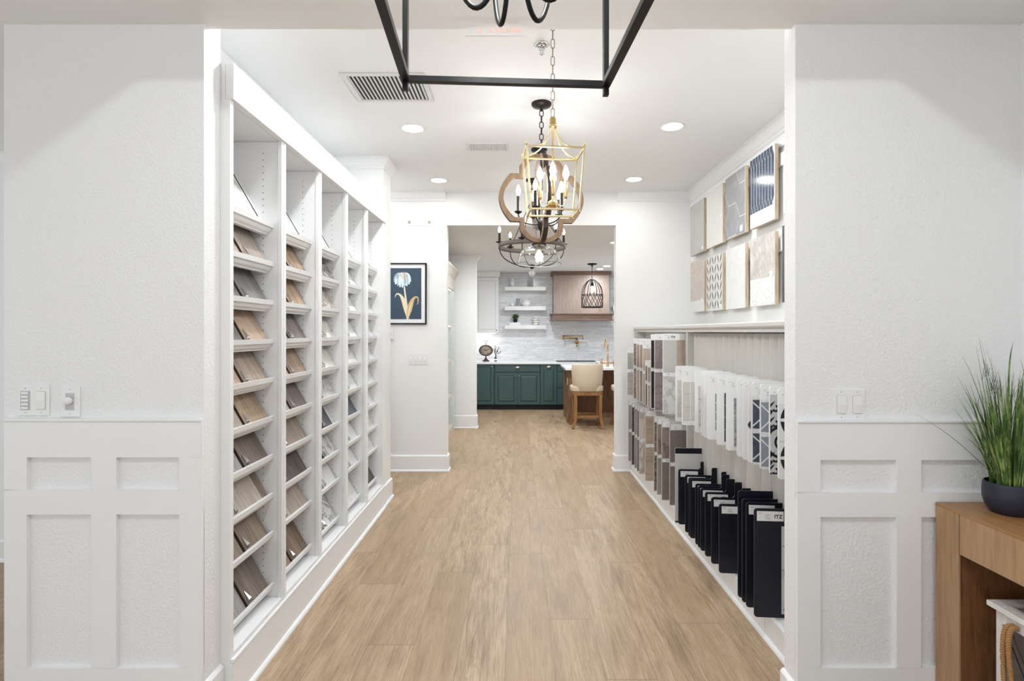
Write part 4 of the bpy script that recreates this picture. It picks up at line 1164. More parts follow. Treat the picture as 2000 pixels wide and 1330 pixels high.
for k, a in enumerate((160, 80, 350, 262)):
    a = math.radians(a); c_, q_ = math.cos(a) * .062, math.sin(a) * .062
    g = MB().tube(bez((c_ * .3, q_ * .3, .042), (c_ * .7, q_ * .7, .022), (c_, q_, .025), (c_, q_, .068)), .003, 8).build('arm', M['gold'], t, local=True)
    MB().lathe([(1e-5, .066), (.006, .066), (.0095, .074), (.008, .082), (.0085, .086), (.0085, .152), (1e-5, .152)], (c_, q_, 0), 16).build('candle_sleeve', M['brass'], g, local=True)
    flame_bulb(MB(), (c_, q_, .152), .075, .016).build('bulb', M['bulb'], g, local=True)
chain(.452, ZC - zb_ - .03, .046, .0021, .0085).build('chain', M['chainm'], t, local=True)
canopy(ZC - zb_, .055).build('canopy', M['brass'], t, local=True)

bulb_lamp(gx, gy, zb_ + .19, 5)

# oak quatrefoil lantern
D = 3.6
qx, qz = X(1057.5, D), 2.373
t = thing('quatrefoil_pendant', 'oak quatrefoil frame chandelier with black candle arms and bulbs', 'pendant light', (qx, D, qz), math.radians(9))
k_ = .00096
half = []
def arc3(p0, p1, bulge, n_=9):
    a, b_ = Vector(p0), Vector(p1)
    mid = (a + b_) / 2; d = b_ - a
    nrm = Vector((d.y, -d.x)).normalized()
    c_ = mid + nrm * bulge * 2
    return [tuple((a * (1 - u) ** 2 + c_ * 2 * u * (1 - u) + b_ * u * u)) for u in [i / n_ for i in range(n_ + 1)]]
def qpath(s):        # outline of the quatrefoil, clockwise from the top, s = inset
    Rr = [(0, 300 - s)]
    out = []
    out += arc3((0, 302 - s), (150 - s, 222 - s), -26)
    out += [(150 - s, 163 - s), (214 - s, 163 - s)]
    out += arc3((220 - s, 160 - s), (220 - s, -160 + s), -74, 14)
    out += [(214 - s, -163 + s), (150 - s, -163 + s)]
    out += arc3((150 - s, -222 + s), (0, -302 + s), -26)
    left = [(-x, z) for x, z in out[::-1]]
    return [(x * k_, z * k_) for x, z in out + left[1:-1]]
for rot in (0, 1):
    po, pi_ = qpath(0), qpath(30)
    n = len(po)
    m = MB()
    d_ = .016
    def q(p, y): return (p[0], y, p[1]) if rot == 0 else (y, p[0], p[1])
    vs = [q(p, -d_) for p in po] + [q(p, d_) for p in po] + [q(p, -d_) for p in pi_] + [q(p, d_) for p in pi_]
    fs, mi_ = [], []
    for i in range(n):
        j = (i + 1) % n
        m.add([vs[i], vs[j], vs[2 * n + j], vs[2 * n + i]], [(0, 1, 2, 3)], 0)
        m.add([vs[n + i], vs[n + j], vs[3 * n + j], vs[3 * n + i]], [(3, 2, 1, 0)], 0)
        m.add([vs[i], vs[n + i], vs[n + j], vs[j]], [(0, 1, 2, 3)], 1)
        m.add([vs[2 * n + i], vs[2 * n + j], vs[3 * n + j], vs[3 * n + i]], [(0, 1, 2, 3)], 1)
    m.build('quatrefoil_frame', [M['lantwood'], M['lantedge']], t, local=True, bevel=.0015)
MB().lathe([(1e-5, .31), (.03, .31), (.034, .30), (.012, .285), (.009, .27), (.009, -.13), (.02, -.14), (.028, -.165), (.022, -.195), (.010, -.21), (.008, -.28), (1e-5, -.28)], (0, 0, 0), 20).build('centre_stem', M['bronze'], t, local=True)
for k in range(5):
    a = math.radians(172 + 72 * k); c_, q_ = math.cos(a) * .152, math.sin(a) * .152
    g = MB().tube(bez((c_ * .12, q_ * .12, -.165), (c_ * .5, q_ * .5, -.175), (c_, q_, -.16), (c_, q_, -.095), 14), .0048, 8).build('arm', M['bronze'], t, local=True)
    MB().lathe([(.006, -.10), (.024, -.088), (.026, -.082), (.011, -.078), (.0105, .018), (1e-5, .018)], (c_, q_, 0), 16).build('candle_sleeve', M['bronze'], g, local=True)
    flame_bulb(MB(), (c_, q_, .018), .078, .017).build('bulb', M['bulb'], g, local=True)
chain(.31, ZC - qz - .045, .05, .0032, .012).build('chain', M['bronze'], t, local=True)
canopy(ZC - qz, .066, .03).build('canopy', M['bronze'], t, local=True)

bulb_lamp(qx, D, qz + .06, 15)

# ring chandelier
D = 5.40
rx, rz = X(1039, D), Z(481.5, D)
t = thing('ring_chandelier', 'dark iron ring chandelier with candles and glass drop behind the oak lantern', 'chandelier', (rx, D, rz))
rr = .325
MB().lathe([(rr, -.022), (rr + .006, -.022), (rr + .006, .022), (rr, .022)], (0, 0, 0), 48, closed=True, smooth=True).build('ring_band', M['ringwood'], t, local=True)
for k in range(6):
    a = math.radians(12 + 60 * k); c_, q_ = math.cos(a), math.sin(a)
    g = MB().tube(bez((rr * c_, rr * q_, -.02), (rr * c_, rr * q_, -.15), (.15 * c_, .15 * q_, -.205), (.015 * c_, .015 * q_, -.195), 14), .005, 8).build('curved_arm', M['bronze'], t, local=True)
    MB().lathe([(.006, .02), (.036, .030), (.038, .036), (.012, .038), (.0105, .125), (1e-5, .125)], (rr * c_, rr * q_, 0), 16).build('candle_sleeve', M['bronze'], g, local=True)
    flame_bulb(MB(), (rr * c_, rr * q_, .125), .065, .016).build('bulb', M['bulb'], g, local=True)
    if k % 2 == 0: MB().tube([(rr * c_, rr * q_, .02), (.02 * c_, .02 * q_, .44)], .004, 6).build('hanging_rod', M['bronze'], t, local=True)
MB().lathe([(1e-5, -.225), (.012, -.22), (.028, -.20), (.030, -.185), (.014, -.175), (1e-5, -.17)], (0, 0, 0), 20).build('hub', M['bronze'], t, local=True)
MB().ball((0, 0, -.262), .032).build('glass_drop', M['glass'], t, local=True)
chain(.43, ZC - rz - .05, .05, .003, .011).build('chain', M['bronze'], t, local=True)
canopy(ZC - rz, .06, .03).build('canopy', M['bronze'], t, local=True)

bulb_lamp(rx, D, rz + .16, 3, .15)

# clear glass dome pendant
D = 4.5
px_, pz = X(1053, D), Z(516, D)
t = thing('glass_dome_pendant', 'clear glass dome pendant, lit, in front of the dark ring chandelier', 'pendant light', (px_, D, pz))
prof = [(.186, 0), (.184, .004), (.172, .05), (.160, .085), (.140, .112), (.110, .130), (.078, .138), (.056, .142), (.054, .158)]
inner = [(r - .003, z - (.003 if i > 3 else 0)) for i, (r, z) in enumerate(prof)]
MB().lathe(prof + inner[::-1], (0, 0, 0), 40, closed=True).build('glass_shade', M['glass'], t, local=True)
MB().lathe([(.056, .155), (.060, .158), (.060, .176), (.045, .188), (.026, .196), (.018, .215), (.007, .222), (.007, ZC - pz - .03), (1e-5, ZC - pz - .03)], (0, 0, 0), 24).build('fitter_and_rod', M['bronze'], t, local=True)
MB().lathe([(1e-5, .155), (.016, .155), (.016, .120), (1e-5, .120)], (0, 0, 0), 16).build('socket', M['brass'], t, local=True)
MB().lathe([(1e-5, .12), (.012, .118), (.018, .10), (.031, .078), (.034, .058), (.026, .036), (.012, .026), (1e-5, .024)], (0, 0, 0), 20).build('bulb', M['bulb'], t, local=True)
canopy(ZC - pz, .066, .03).build('canopy', M['bronze'], t, local=True)

bulb_lamp(px_, D, pz + .06, 15, .03)

# kitchen cage pendant
D = 9.57
kx, kz = X(1156.5, D), Z(600, D)
t = thing('cage_pendant', 'black iron birdcage pendant hanging in front of the range hood', 'pendant light', (kx, D, kz))
hC, rC = .49, .185
rw = .0065
MB().tube([(rC * math.cos(a * PI / 16), rC * math.sin(a * PI / 16), 0) for a in range(32)], rw * 1.4, 6, True).build('bottom_ring', M['iron'], t, local=True)
MB().tube([(rC * math.cos(a * PI / 16), rC * math.sin(a * PI / 16), .215) for a in range(32)], rw, 6, True).build('middle_ring', M['iron'], t, local=True)
for k in range(10):
    a = 2 * PI * k / 10; c_, q_ = math.cos(a), math.sin(a)
    MB().tube([(rC * c_, rC * q_, .215)] + bez((rC * c_, rC * q_, .215), (rC * c_, rC * q_, .36), (.10 * c_, .10 * q_, .46), (.012 * c_, .012 * q_, .488), 10)[1:], rw, 6).build('dome_wire', M['iron'], t, local=True)
    for s in (1, -1):
        pts = [(rC * math.cos(a + s * u * 2 * PI / 10), rC * math.sin(a + s * u * 2 * PI / 10), .215 * (1 - u)) for u in (0, .25, .5, .75, 1)]
        MB().tube(pts, rw * .8, 6).build('lattice_wire', M['iron'], t, local=True)
MB().lathe([(1e-5, .37), (.02, .37), (.024, .40), (.012, .43), (.006, .44), (.006, ZK - kz - .02), (1e-5, ZK - kz - .02)], (0, 0, 0), 16).build('socket_and_rod', M['iron'], t, local=True)
MB().lathe([(1e-5, .37), (.016, .366), (.03, .335), (.034, .30), (.028, .27), (1e-5, .25)], (0, 0, 0), 16).build('bulb', M['bulb'], t, local=True)
canopy(ZK - kz, .085, .03).build('canopy', M['iron'], t, local=True)

bulb_lamp(kx, D, kz + .31, 2.2, .04)

# ------------------------------------------------------------------ console table, plant and lantern at the right
TX0, TX1, TY0, TY1, TZ = 1.565, 1.903, .62, 2.055, .862
t = thing('console_table', 'honey brown wooden console table with thick apron against the right wall', 'console table', ((TX0 + TX1) / 2, (TY0 + TY1) / 2, 0))
MB().box(TX0, TX1, TY0, TY1, TZ - .012, TZ).build('table_top', M['console_top'], t, bevel=.0015)
MB().box(TX0 + .0005, TX0 + .03, TY0 + .112, TY1 - .112, TZ - .152, TZ - .012).build('apron', M['console'], t, bevel=.001)
for y0, y1 in ((TY1 - .108, TY1), (TY0, TY0 + .108)):
    MB().box(TX0 + .0005, TX0 + .008, y0, y1, 0, TZ - .012).build('leg_board', M['console'], t, bevel=.001)
    yy0, yy1 = (y1 - .108, y1) if y0 > 1.5 else (y0, y0 + .108)
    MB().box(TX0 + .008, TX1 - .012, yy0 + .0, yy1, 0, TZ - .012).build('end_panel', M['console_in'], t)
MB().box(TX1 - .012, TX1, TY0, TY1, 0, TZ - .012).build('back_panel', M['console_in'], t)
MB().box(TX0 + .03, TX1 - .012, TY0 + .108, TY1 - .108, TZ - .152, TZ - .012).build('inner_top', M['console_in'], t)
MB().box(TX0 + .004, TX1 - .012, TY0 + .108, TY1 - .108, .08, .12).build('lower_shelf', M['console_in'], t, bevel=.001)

# potted grass
def smooth_prof(p, k=4):
    out = []
    for i in range(len(p) - 1):
        p0, p1, p2, p3 = (Vector(p[max(i - 1, 0)]), Vector(p[i]), Vector(p[i + 1]), Vector(p[min(i + 2, len(p) - 1)]))
        for u in [j / k for j in range(k)]:
            q = .5 * ((2 * p1) + (p2 - p0) * u + (2 * p0 - 5 * p1 + 4 * p2 - p3) * u * u + (3 * p1 - p0 - 3 * p2 + p3) * u ** 3)
            out.append((max(q.x, 1e-5), q.y))
    return out + [tuple(p[-1])]
pc = Vector((X(1972, 1.93), 1.93, TZ))
t = thing('potted_grass', 'tall green ornamental grass in a matte navy bowl on the console table', 'plant', tuple(pc))
prof = [(1e-5, .0), (.050, 0), (.058, .004), (.074, .026), (.0825, .058), (.0835, .085), (.081, .115), (.0785, .122), (.0755, .122), (.077, .10), (.074, .07), (1e-5, .068)]
prof = [(max(r * .92, 1e-5), z * .88) for r, z in prof]
MB().lathe(smooth_prof(prof), tuple(pc), 64).build('bowl', M['pot'], t)
MB().lathe([(1e-5, .090), (.0702, .088)], tuple(pc), 24).build('soil', M['soil'], t)
rg = random.Random(21)
def blade(m, root, tip, bend, wd, n_=9, twist=0):
    root, tip = Vector(root), Vector(tip)
    mid = root.lerp(tip, .55) + Vector(bend)
    side = Vector((math.cos(twist), math.sin(twist), 0))
    L, Q = [], []
    for i in range(n_ + 1):
        u = i / n_
        p = root * (1 - u) ** 2 + mid * 2 * u * (1 - u) + tip * u * u
        w_ = wd * (1 - u ** 2.2) * .5 + .0002
        L.append(p - side * w_); Q.append(p + side * w_)
    return m.add(L + Q, [(i, i + 1, n_ + 2 + i, n_ + 1 + i) for i in range(n_)], 0, True)
g = MB()
for i in range(230):
    a = rg.uniform(0, 2 * PI); r0 = .055 * math.sqrt(rg.random())
    root = pc + Vector((r0 * math.cos(a), r0 * math.sin(a), .10))
    sp = rg.uniform(.15, 1.0) * (r0 / .055 * .8 + .25)
    h_ = rg.uniform(.18, .42) * (1.05 - .25 * sp)
    out = .155 * sp
    tip = root + Vector((out * math.cos(a), out * math.sin(a) * .7, h_))
    tip.y = min(tip.y, 2.045); tip.x = min(tip.x, 1.89)
    blade(g, root, tip, (-.015 * math.cos(a), -.01 * math.sin(a), .04), rg.uniform(.003, .0068), 8, rg.uniform(-.9, .9))
g.build('grass_blades', M['grass'], t, recalc=False)
g = MB()
def pt(px, py, D): return Vector((X(px, D), D, Z(py, D)))
for i in range(40):
    a = rg.uniform(0, 2 * PI)
    root = pc + Vector((.03 * math.cos(a), .03 * math.sin(a), .10))
    tip = root + Vector((rg.uniform(-.13, .12), rg.uniform(-.10, .05), rg.uniform(.34, .52)))
    tip.x = min(tip.x, 1.89)
    blade(g, root, tip, (rg.uniform(-.01, .01), 0, .05), .0022, 8, rg.uniform(-.5, .5))
    u = root.lerp(tip, .75)
    for s in (-1, 1): blade(g, u, u + Vector((s * rg.uniform(.006, .016), 0, rg.uniform(.03, .06))), (0, 0, .01), .0013, 3)
for (px, py), bend in (((1782, 806), (0, 0, .05)), ((1862, 797), (0, 0, .03)), ((1872, 738), (0, 0, .04)), ((1880, 697), (0, 0, .1))):
    blade(g, pc + Vector((-.04, -.02, .10)), pt(px, py, 1.9), bend, .003, 14, 0)
g.build('seed_stems', M['twig'], t, recalc=False)
g = MB()
blade(g, pc + Vector((-.005, -.02, .10)), pt(1980, 667, 1.9), (-.035, 0, .14), .013, 14, .2)
blade(g, pc + Vector((.01, -.02, .10)), pt(2010, 760, 1.9), (-.015, 0, .10), .010, 14, .3)
g.build('broad_leaf', M['grass'], t, recalc=False)

# white wooden lantern inside the console
LX0, LX1, LY0, LY1, LZ0, LZ1 = 1.600, 1.880, 1.59, 1.873, .1205, .586
t = thing('candle_lantern', 'distressed white wooden lantern with rope handle inside the console table', 'lantern', ((LX0 + LX1) / 2, (LY0 + LY1) / 2, LZ0))
top = MB()
e = .045
top.box(LX0, LX0 + e, LY0, LY1, LZ1 - .018, LZ1).box(LX1 - e, LX1, LY0, LY1, LZ1 - .018, LZ1).box(LX0 + e, LX1 - e, LY0, LY0 + e, LZ1 - .018, LZ1).box(LX0 + e, LX1 - e, LY1 - e, LY1, LZ1 - .018, LZ1)
top.build('top_frame', M['whitewash'], t, bevel=.002)
MB().box(LX0 + e, LX1 - e, LY0 + e, LY1 - e, LZ1 - .016, LZ1 - .010).build('roof_pane', M['glass'], t)
MB().box(LX0 + .005, LX1 - .005, LY0 + .005, LY1 - .005, LZ0, LZ0 + .03).build('base', M['whitewash'], t, bevel=.002)
i0 = .018
for x in (LX0 + i0, LX1 - i0 - .024):
    for y in (LY0 + i0, LY1 - i0 - .024):
        MB().box(x, x + .024, y, y + .024, LZ0 + .03, LZ1 - .018).build('post', M['whitewash'], t, bevel=.0015)
for x in (LX0 + i0, LX1 - i0 - .02):
    for z0, z1 in ((LZ1 - .062, LZ1 - .018), (LZ0 + .03, LZ0 + .06)): MB().box(x, x + .02, LY0 + i0 + .024, LY1 - i0 - .024, z0, z1).build('rail', M['whitewash'], t, bevel=.0015)
for y in (LY0 + i0, LY1 - i0 - .02):
    for z0, z1 in ((LZ1 - .062, LZ1 - .018), (LZ0 + .03, LZ0 + .06)): MB().box(LX0 + i0 + .024, LX1 - i0 - .024, y, y + .02, z0, z1).build('rail', M['whitewash'], t, bevel=.0015)
MB().box(LX0 + i0 + .012, LX0 + i0 + .015, LY0 + i0 + .024, LY1 - i0 - .024, LZ0 + .06, LZ1 - .062).build('glass_pane', M['glass'], t)
wr = MB()
for s in (0, 1):
    wr.tube([(LX0 + i0 + .004, LY0 + .05 + s * .17, LZ0 + .07), (LX0 + i0 + .004, LY1 - .05 - s * .17, LZ1 - .08)], .0018, 6)
wr.build('cross_wire', M['iron'], t)
yr = 1.775
rope = MB()
fullp = bez((LX0 + .012, yr + .008, LZ1 - .045), (LX0 - .03, yr + .011, LZ1 - .03), (LX0 - .022, yr + .014, LZ1 - .12), (LX0 - .018, yr - .004, LZ0 + .10), 16)
fullp += bez((LX0 - .018, yr - .004, LZ0 + .10), (LX0 - .016, yr - .03, LZ0 + .02), (LX0 - .02, yr - .07, LZ0 + .03), (LX0 - .018, yr - .045, LZ0 + .12), 10)[1:]
fullp += bez((LX0 - .018, yr - .045, LZ0 + .12), (LX0 - .024, yr - .006, LZ1 - .12), (LX0 - .03, yr - .007, LZ1 - .03), (LX0 + .012, yr - .006, LZ1 - .045), 16)[1:]
# resample and twist three strands
pts = []
for a, b_ in zip(fullp[:-1], fullp[1:]):
    for u in (0, .25, .5, .75): pts.append(a.lerp(b_, u))
pts.append(fullp[-1])
for s in range(3):
    strand = []; ph = s * 2 * PI / 3; ac = 0
    for i, p in enumerate(pts):
        d = (pts[min(i + 1, len(pts) - 1)] - pts[max(i - 1, 0)]).normalized()
        a = d.cross(Vector((1, 0, 0)))
        a = a.normalized() if a.length > .1 else Vector((0, 1, 0))
        b_ = d.cross(a)
        if i: ac += (pts[i] - pts[i - 1]).length
        q_ = ph + ac * 2 * PI / .024
        strand.append(p + (a * math.cos(q_) + b_ * math.sin(q_)) * .0042)
    rope.tube(strand, .0045, 6)
rope.build('rope_handle', M['rope'], t)
MB().lathe([(1e-5, 0), (.04, 0), (.04, .12), (.036, .125), (1e-5, .12)], ((LX0 + LX1) / 2, (LY0 + LY1) / 2, LZ0 + .0305), 24).build('candle', M['ceramic'], t)

# ------------------------------------------------------------------ lit display cabinet beyond the far wall, left
CX0, CX1, CY0, CY1, CZ = -1.46, -.985, 6.25, 8.42, 2.40
t = thing('display_cabinet', 'tall grey white lit display cabinet with shelves left of the kitchen', 'cabinet', ((CX0 + CX1) / 2, (CY0 + CY1) / 2, 0))
cm = mat('pale_taupe_cabinet', (190, 180, 168), .45)
ci = mat('pale_green_grey_interior', (206, 214, 210), .35)
MB().box(CX0, CX0 + .02, CY0, CY1, 0, CZ).build('back_panel', ci, t)
for y in (CY0, 7.3, CY1 - .03): MB().box(CX0 + .02, CX1, y, y + .03, 0, CZ).build('side_panel', ci, t, bevel=.001)
MB().box(CX0 + .02, CX1 + .004, CY0 - .005, CY1 + .004, 2.13, CZ).build('top_frieze', cm, t)
MB().prism([(CX1 + .004, CZ - .10), (CX1 + .05, CZ - .02), (CX1 + .075, CZ + .01), (CX1 + .075, CZ + .03), (CX0 + .02, CZ + .03), (CX0 + .02, CZ)] [::-1], 'y', CY0 - .03, CY1 + .06).build('crown', cm, t)
MB().box(CX0 + .02, CX1 - .002, CY0, CY1, 0, .09).build('plinth', cm, t)
for z in (.54, 1.076, 1.594):
    s_ = MB()
    for a0, a1 in ((CY0 + .03, 7.3), (7.33, CY1 - .03)): s_.box(CX0 + .02, CX1 - .012, a0, a1, z - .012, z + .012)
    s_.build('shelf', cm, t)
for z in (.528, 1.064, 1.582, 2.128):
    l_ = MB().box(CX1 - .05, CX1 - .04, 7.36, CY1 - .05, z - .006, z - .0002).build('light_strip', M['lens'], t)
# ------------------------------------------------------------------ kitchen base cabinets
YC = 10.50
def raised(x0, x1, z0, z1, y, m=None, fr=.055):
    m = m or MB()
    fr = min(fr, (x1 - x0) * .28, (z1 - z0) * .28)
    m.box(x0, x1, y, y + .02, z0, z0 + fr).box(x0, x1, y, y + .02, z1 - fr, z1).box(x0, x0 + fr, y, y + .02, z0 + fr, z1 - fr).box(x1 - fr, x1, y, y + .02, z0 + fr, z1 - fr)
    a0, a1, b0, b1 = x0 + fr, x1 - fr, z0 + fr, z1 - fr
    c_ = .022
    vo = [(a0, y + .012, b0), (a1, y + .012, b0), (a1, y + .012, b1), (a0, y + .012, b1)]
    vi = [(a0 + c_, y + .002, b0 + c_), (a1 - c_, y + .002, b0 + c_), (a1 - c_, y + .002, b1 - c_), (a0 + c_, y + .002, b1 - c_)]
    m.add(vo + vi, [(i, (i + 1) % 4, 4 + (i + 1) % 4, 4 + i) for i in range(4)] + [(4, 5, 6, 7)])
    m.add(vo, [(0, 3, 2, 1)])
    return m
XC = lambda px: X(px, YC)
def basecab(label, x0, x1):
    t = thing('base_cabinet', label, 'cabinet', ((x0 + x1) / 2, 10.8, 0), group='green kitchen base cabinets')
    MB().box(x0, x1, YC + .02, 11.148, .10, .879).build('carcass', M['green'], t)
    MB().box(x0, x1, YC + .085, 11.148, 0, .10).build('toe_kick', M['greendark'], t)
    return t
def cup(par, x, z):
    MB().lathe([(.001, 0), (.054, 0), (.052, -.014), (.038, -.026), (1e-5, -.03)], (x, YC, z), 18, axis='y', sy=.55).build('cup_pull', M['nickel'], par)
def knob(par, x, z):
    MB().lathe([(.006, 0), (.006, -.012), (.013, -.016), (.012, -.026), (1e-5, -.028)], (x, YC, z), 14, axis='y').build('knob', M['nickel'], par)
ZD0, ZD1 = Z(790, YC), .876
g_ = .005
t = basecab('green base cabinet with a single tall door under the mantel clock', XC(897), XC(965.5))
d = raised(XC(900), XC(965) - g_, ZD0, ZD1, YC).build('door', M['green'], t, bevel=.002)
knob(d, XC(961), Z(716, YC))
xa, xb = XC(966), XC(1055)
t = basecab('green base cabinet with wide drawer over two raised panel doors', xa, xb)
d = MB().box(xa + g_, xb - g_, YC, YC + .02, Z(726.5, YC), ZD1).build('drawer', M['green'], t, bevel=.006)
cup(d, (xa + xb) / 2, Z(718, YC))
xm = (xa + xb) / 2
d = raised(xa + g_, xm - g_ * .6, ZD0, Z(728.5, YC), YC).build('door', M['green'], t, bevel=.002); knob(d, xm - .035, Z(734.5, YC))
d = raised(xm + g_ * .6, xb - g_, ZD0, Z(728.5, YC), YC).build('door', M['green'], t, bevel=.002); knob(d, xm + .035, Z(734.5, YC))
xa, xb = XC(1055.5), XC(1088)
t = basecab('narrow green pull out base cabinet with a cup pull', xa, xb)
d = raised(xa + g_, xb - g_, ZD0, ZD1, YC).build('door', M['green'], t, bevel=.002); cup(d, (xa + xb) / 2, Z(717, YC))
xa, xb = XC(1088.3), XC(1180)
t = basecab('green drawer stack cabinet half hidden behind the island', xa, xb)
for z0, z1 in ((ZD0, Z(758.5, YC)), (Z(757.5, YC), Z(727, YC)), (Z(726, YC), ZD1)):
    d = MB().box(xa + g_, xb - g_, YC, YC + .02, z0, z1 - .003).build('drawer', M['green'], t, bevel=.006); cup(d, (xa + xb) / 2, (z0 + z1) / 2)
ct = MB().box(XC(890), 3.0, YC - .03, 11.149, .88, .918).build('countertop', M['quartz'], None, (.5, 10.8, .88), bevel=.003)
tag(ct, 'white quartz countertop along the back wall on the green cabinets', 'countertop')
t = thing('cooktop', 'black glass cooktop set on the white back counter under the hood', 'cooktop', (1.13, 10.8, .918))
MB().box(.75, 1.52, 10.56, 11.02, .9185, .926).build('glass_top', M['black'], t, bevel=.002)
MB().box(1.10, 1.17, 10.57, 10.61, .926, .934).build('control_bar', M['iron'], t, bevel=.002)

# wall cabinet
UX0, UX1, UY = -1.3, X(973.5, 10.82), 10.82
t = thing('wall_cabinet', 'white upper wall cabinet with panelled door above the mantel clock', 'cabinet', ((UX0 + UX1) / 2, 10.98, 1.48))
uz0, uz1 = Z(650.5, UY), Z(541, UY)
MB().box(UX0, UX1, UY + .02, 11.149, uz0, uz1).build('carcass', M['trim'], t)
d = raised(X(931, UY) - .03, UX1 - .004, uz0 + .004, uz1 - .01, UY).build('door', M['trim'], t, bevel=.002)
MB().lathe([(.005, 0), (.005, -.012), (.010, -.018), (1e-5, -.026)], (UX1 - .035, UY, Z(645, UY)), 12, axis='y').build('knob', M['iron'], d)
raised(UX0 + .004, X(931, UY) - .034, uz0 + .004, uz1 - .01, UY).build('door', M['trim'], t, bevel=.002)
MB().prism([(UY + .02, uz1), (UY - .01, uz1), (UY - .05, ZK - .03), (UY - .05, ZK - .001), (UY + .02, ZK - .001)], 'x', UX0, UX1 + .03).build('crown', M['trim'], t)
MB().box(-1.0, -.45, 10.95, 11.0, uz0 - .012, uz0 - .0005).build('under_cabinet_light', M['lens'], t)
lamp('under_cabinet_lamp', -.72, 10.97, uz0 - .016, 1.3, .3)

# range hood
hx0, hx1 = X(1078.5, 10.7), X(1194, 10.7)
t = thing('range_hood', 'taupe brown wooden range hood with a thick lower mantel', 'range hood', ((hx0 + hx1) / 2, 10.9, 1.7))
hz0, hz1, hz2 = Z(626, 10.6), Z(612, 10.6), ZK - .001
MB().prism([(10.72, hz1), (11.148, hz1), (11.148, hz2), (10.82, hz2)], 'x', hx0 + .03, hx1 - .03).build('hood_body', M['hood'], t)
MB().box(hx0 - .005, hx1 + .005, 10.60, 11.148, hz0 + .015, hz1 - .018).build('mantel', M['hoodtrim'], t)
MB().box(hx0 - .03, hx1 + .03, 10.575, 11.148, hz0, hz0 + .017).box(hx0 - .03, hx1 + .03, 10.575, 11.148, hz1 - .02, hz1).build('mantel_moulding', M['hoodtrim'], t, bevel=.003)
MB().prism([(10.80, hz2 - .07), (10.74, hz2 - .01), (10.74, hz2), (11.148, hz2), (11.148, hz2 - .07)], 'x', hx0 - .01, hx1 + .01).build('crown', M['hoodtrim'], t)

# floating shelves and what stands on them
SD = 10.88
sx0, sx1 = X(985.5, SD), X(1066.5, SD)
zs_ = []
for py0, py1, lb in ((567.2, 560, 'top floating white shelf on the marble mosaic wall'), (606, 598, 'middle floating white shelf on the marble mosaic wall'), (642.5, 635, 'bottom floating white shelf on the marble mosaic wall')):
    z0, z1 = Z(py0, SD), Z(py1, SD)
    o = MB().box(sx0, sx1, SD, 11.149, z0, z1).build('floating_shelf', M['trim'], None, ((sx0 + sx1) / 2, 11.0, z0), bevel=.003)
    tag(o, lb, 'shelf', 'floating kitchen shelves'); zs_.append(z1)
YS_ = 10.99
def vase(name, label, cat, px, prof, m, z, y=YS_):
    o = MB().lathe(prof, (X(px, y), y, z), 24).build(name, m, None, (X(px, y), y, z))
    return tag(o, label, cat)
vase('white_vase', 'small white patterned vase at the left end of the top shelf', 'vase', 1000.5, [(1e-5, 0), (.04, 0), (.048, .03), (.048, .08), (.036, .12), (.030, .15), (.040, .185), (.036, .185), (.026, .15), (1e-5, .14)], granite('white_vase_spots', (232, 232, 232), (110, 100, 96), .3, 22, .36), zs_[0])
vase('glass_jar', 'clear glass jar on the right half of the top shelf', 'jar', 1036, [(1e-5, 0), (.055, 0), (.058, .02), (.058, .16), (.045, .18), (.05, .20), (.047, .20), (.042, .18), (.054, .155), (.054, .02), (1e-5, .012)], M['thinglass'], zs_[0])
t = vase('white_tureen', 'white lidded ceramic pot in the middle of the middle shelf', 'pot', 1027, [(1e-5, 0), (.06, 0), (.085, .03), (.09, .07), (.08, .10), (.09, .105), (.06, .125), (.02, .135), (.018, .15), (1e-5, .155)], M['ceramic'], zs_[1])
t = vase('white_cup', 'small white cup at the left of the middle shelf', 'cup', 1000, [(1e-5, 0), (.03, 0), (.045, .03), (.05, .065), (.046, .065), (.04, .03), (1e-5, .01)], M['ceramic'], zs_[1])
t = vase('glass_tumbler', 'clear tall glass on the middle shelf beside the white pot', 'glass', 1012, [(1e-5, 0), (.03, 0), (.036, .16), (.033, .16), (.027, .01), (1e-5, .01)], M['thinglass'], zs_[1])
bx = X(1005.5, YS_)
o = MB().box(bx - .105, bx + .105, YS_ - .07, YS_ + .07, zs_[2], zs_[2] + .055).build('white_box', M['ceramic'], None, (bx, YS_, zs_[2]), bevel=.004)
tag(o, 'flat white box under the small plant on the bottom shelf', 'box')
zp_ = zs_[2] + .0555
pxx = X(1006.5, YS_)
t = thing('small_plant', 'small green leafy plant in a dark pot on the bottom shelf', 'plant', (pxx, YS_, zp_))
MB().lathe([(1e-5, 0), (.035, 0), (.045, .06), (.04, .06), (.038, .05), (1e-5, .05)], (pxx, YS_, zp_), 20).build('pot', M['dark'], t)
g = MB()
for i in range(70):
    a = rg.uniform(0, 2 * PI); e_ = rg.uniform(.2, 1.3); L_ = rg.uniform(.06, .12)
    root = Vector((pxx, YS_, zp_ + .05)) + Vector((.02 * math.cos(a), .02 * math.sin(a), rg.uniform(0, .06)))
    d_ = Vector((math.cos(a) * math.cos(e_), math.sin(a) * math.cos(e_), math.sin(e_)))
    blade(g, root, root + d_ * L_, (0, 0, .02), .026, 4, a + PI / 2)
g.build('foliage', M['leaf'], t, recalc=False)
for i in range(4):
    z = zs_[2] + .045 * i
    o = vase('stacked_bowl', ['lowest', 'second', 'third', 'topmost'][i] + ' white bowl in the stack on the bottom shelf', 'bowl', 1046 + (.6 if i % 2 else -.4), [(1e-5, 0.0), (.04, 0), (.055, .01), (.068, .044), (.064, .044), (.05, .014), (1e-5, .010)], M['ceramic'], z)
    o['group'] = 'white bowls stacked on the bottom shelf'
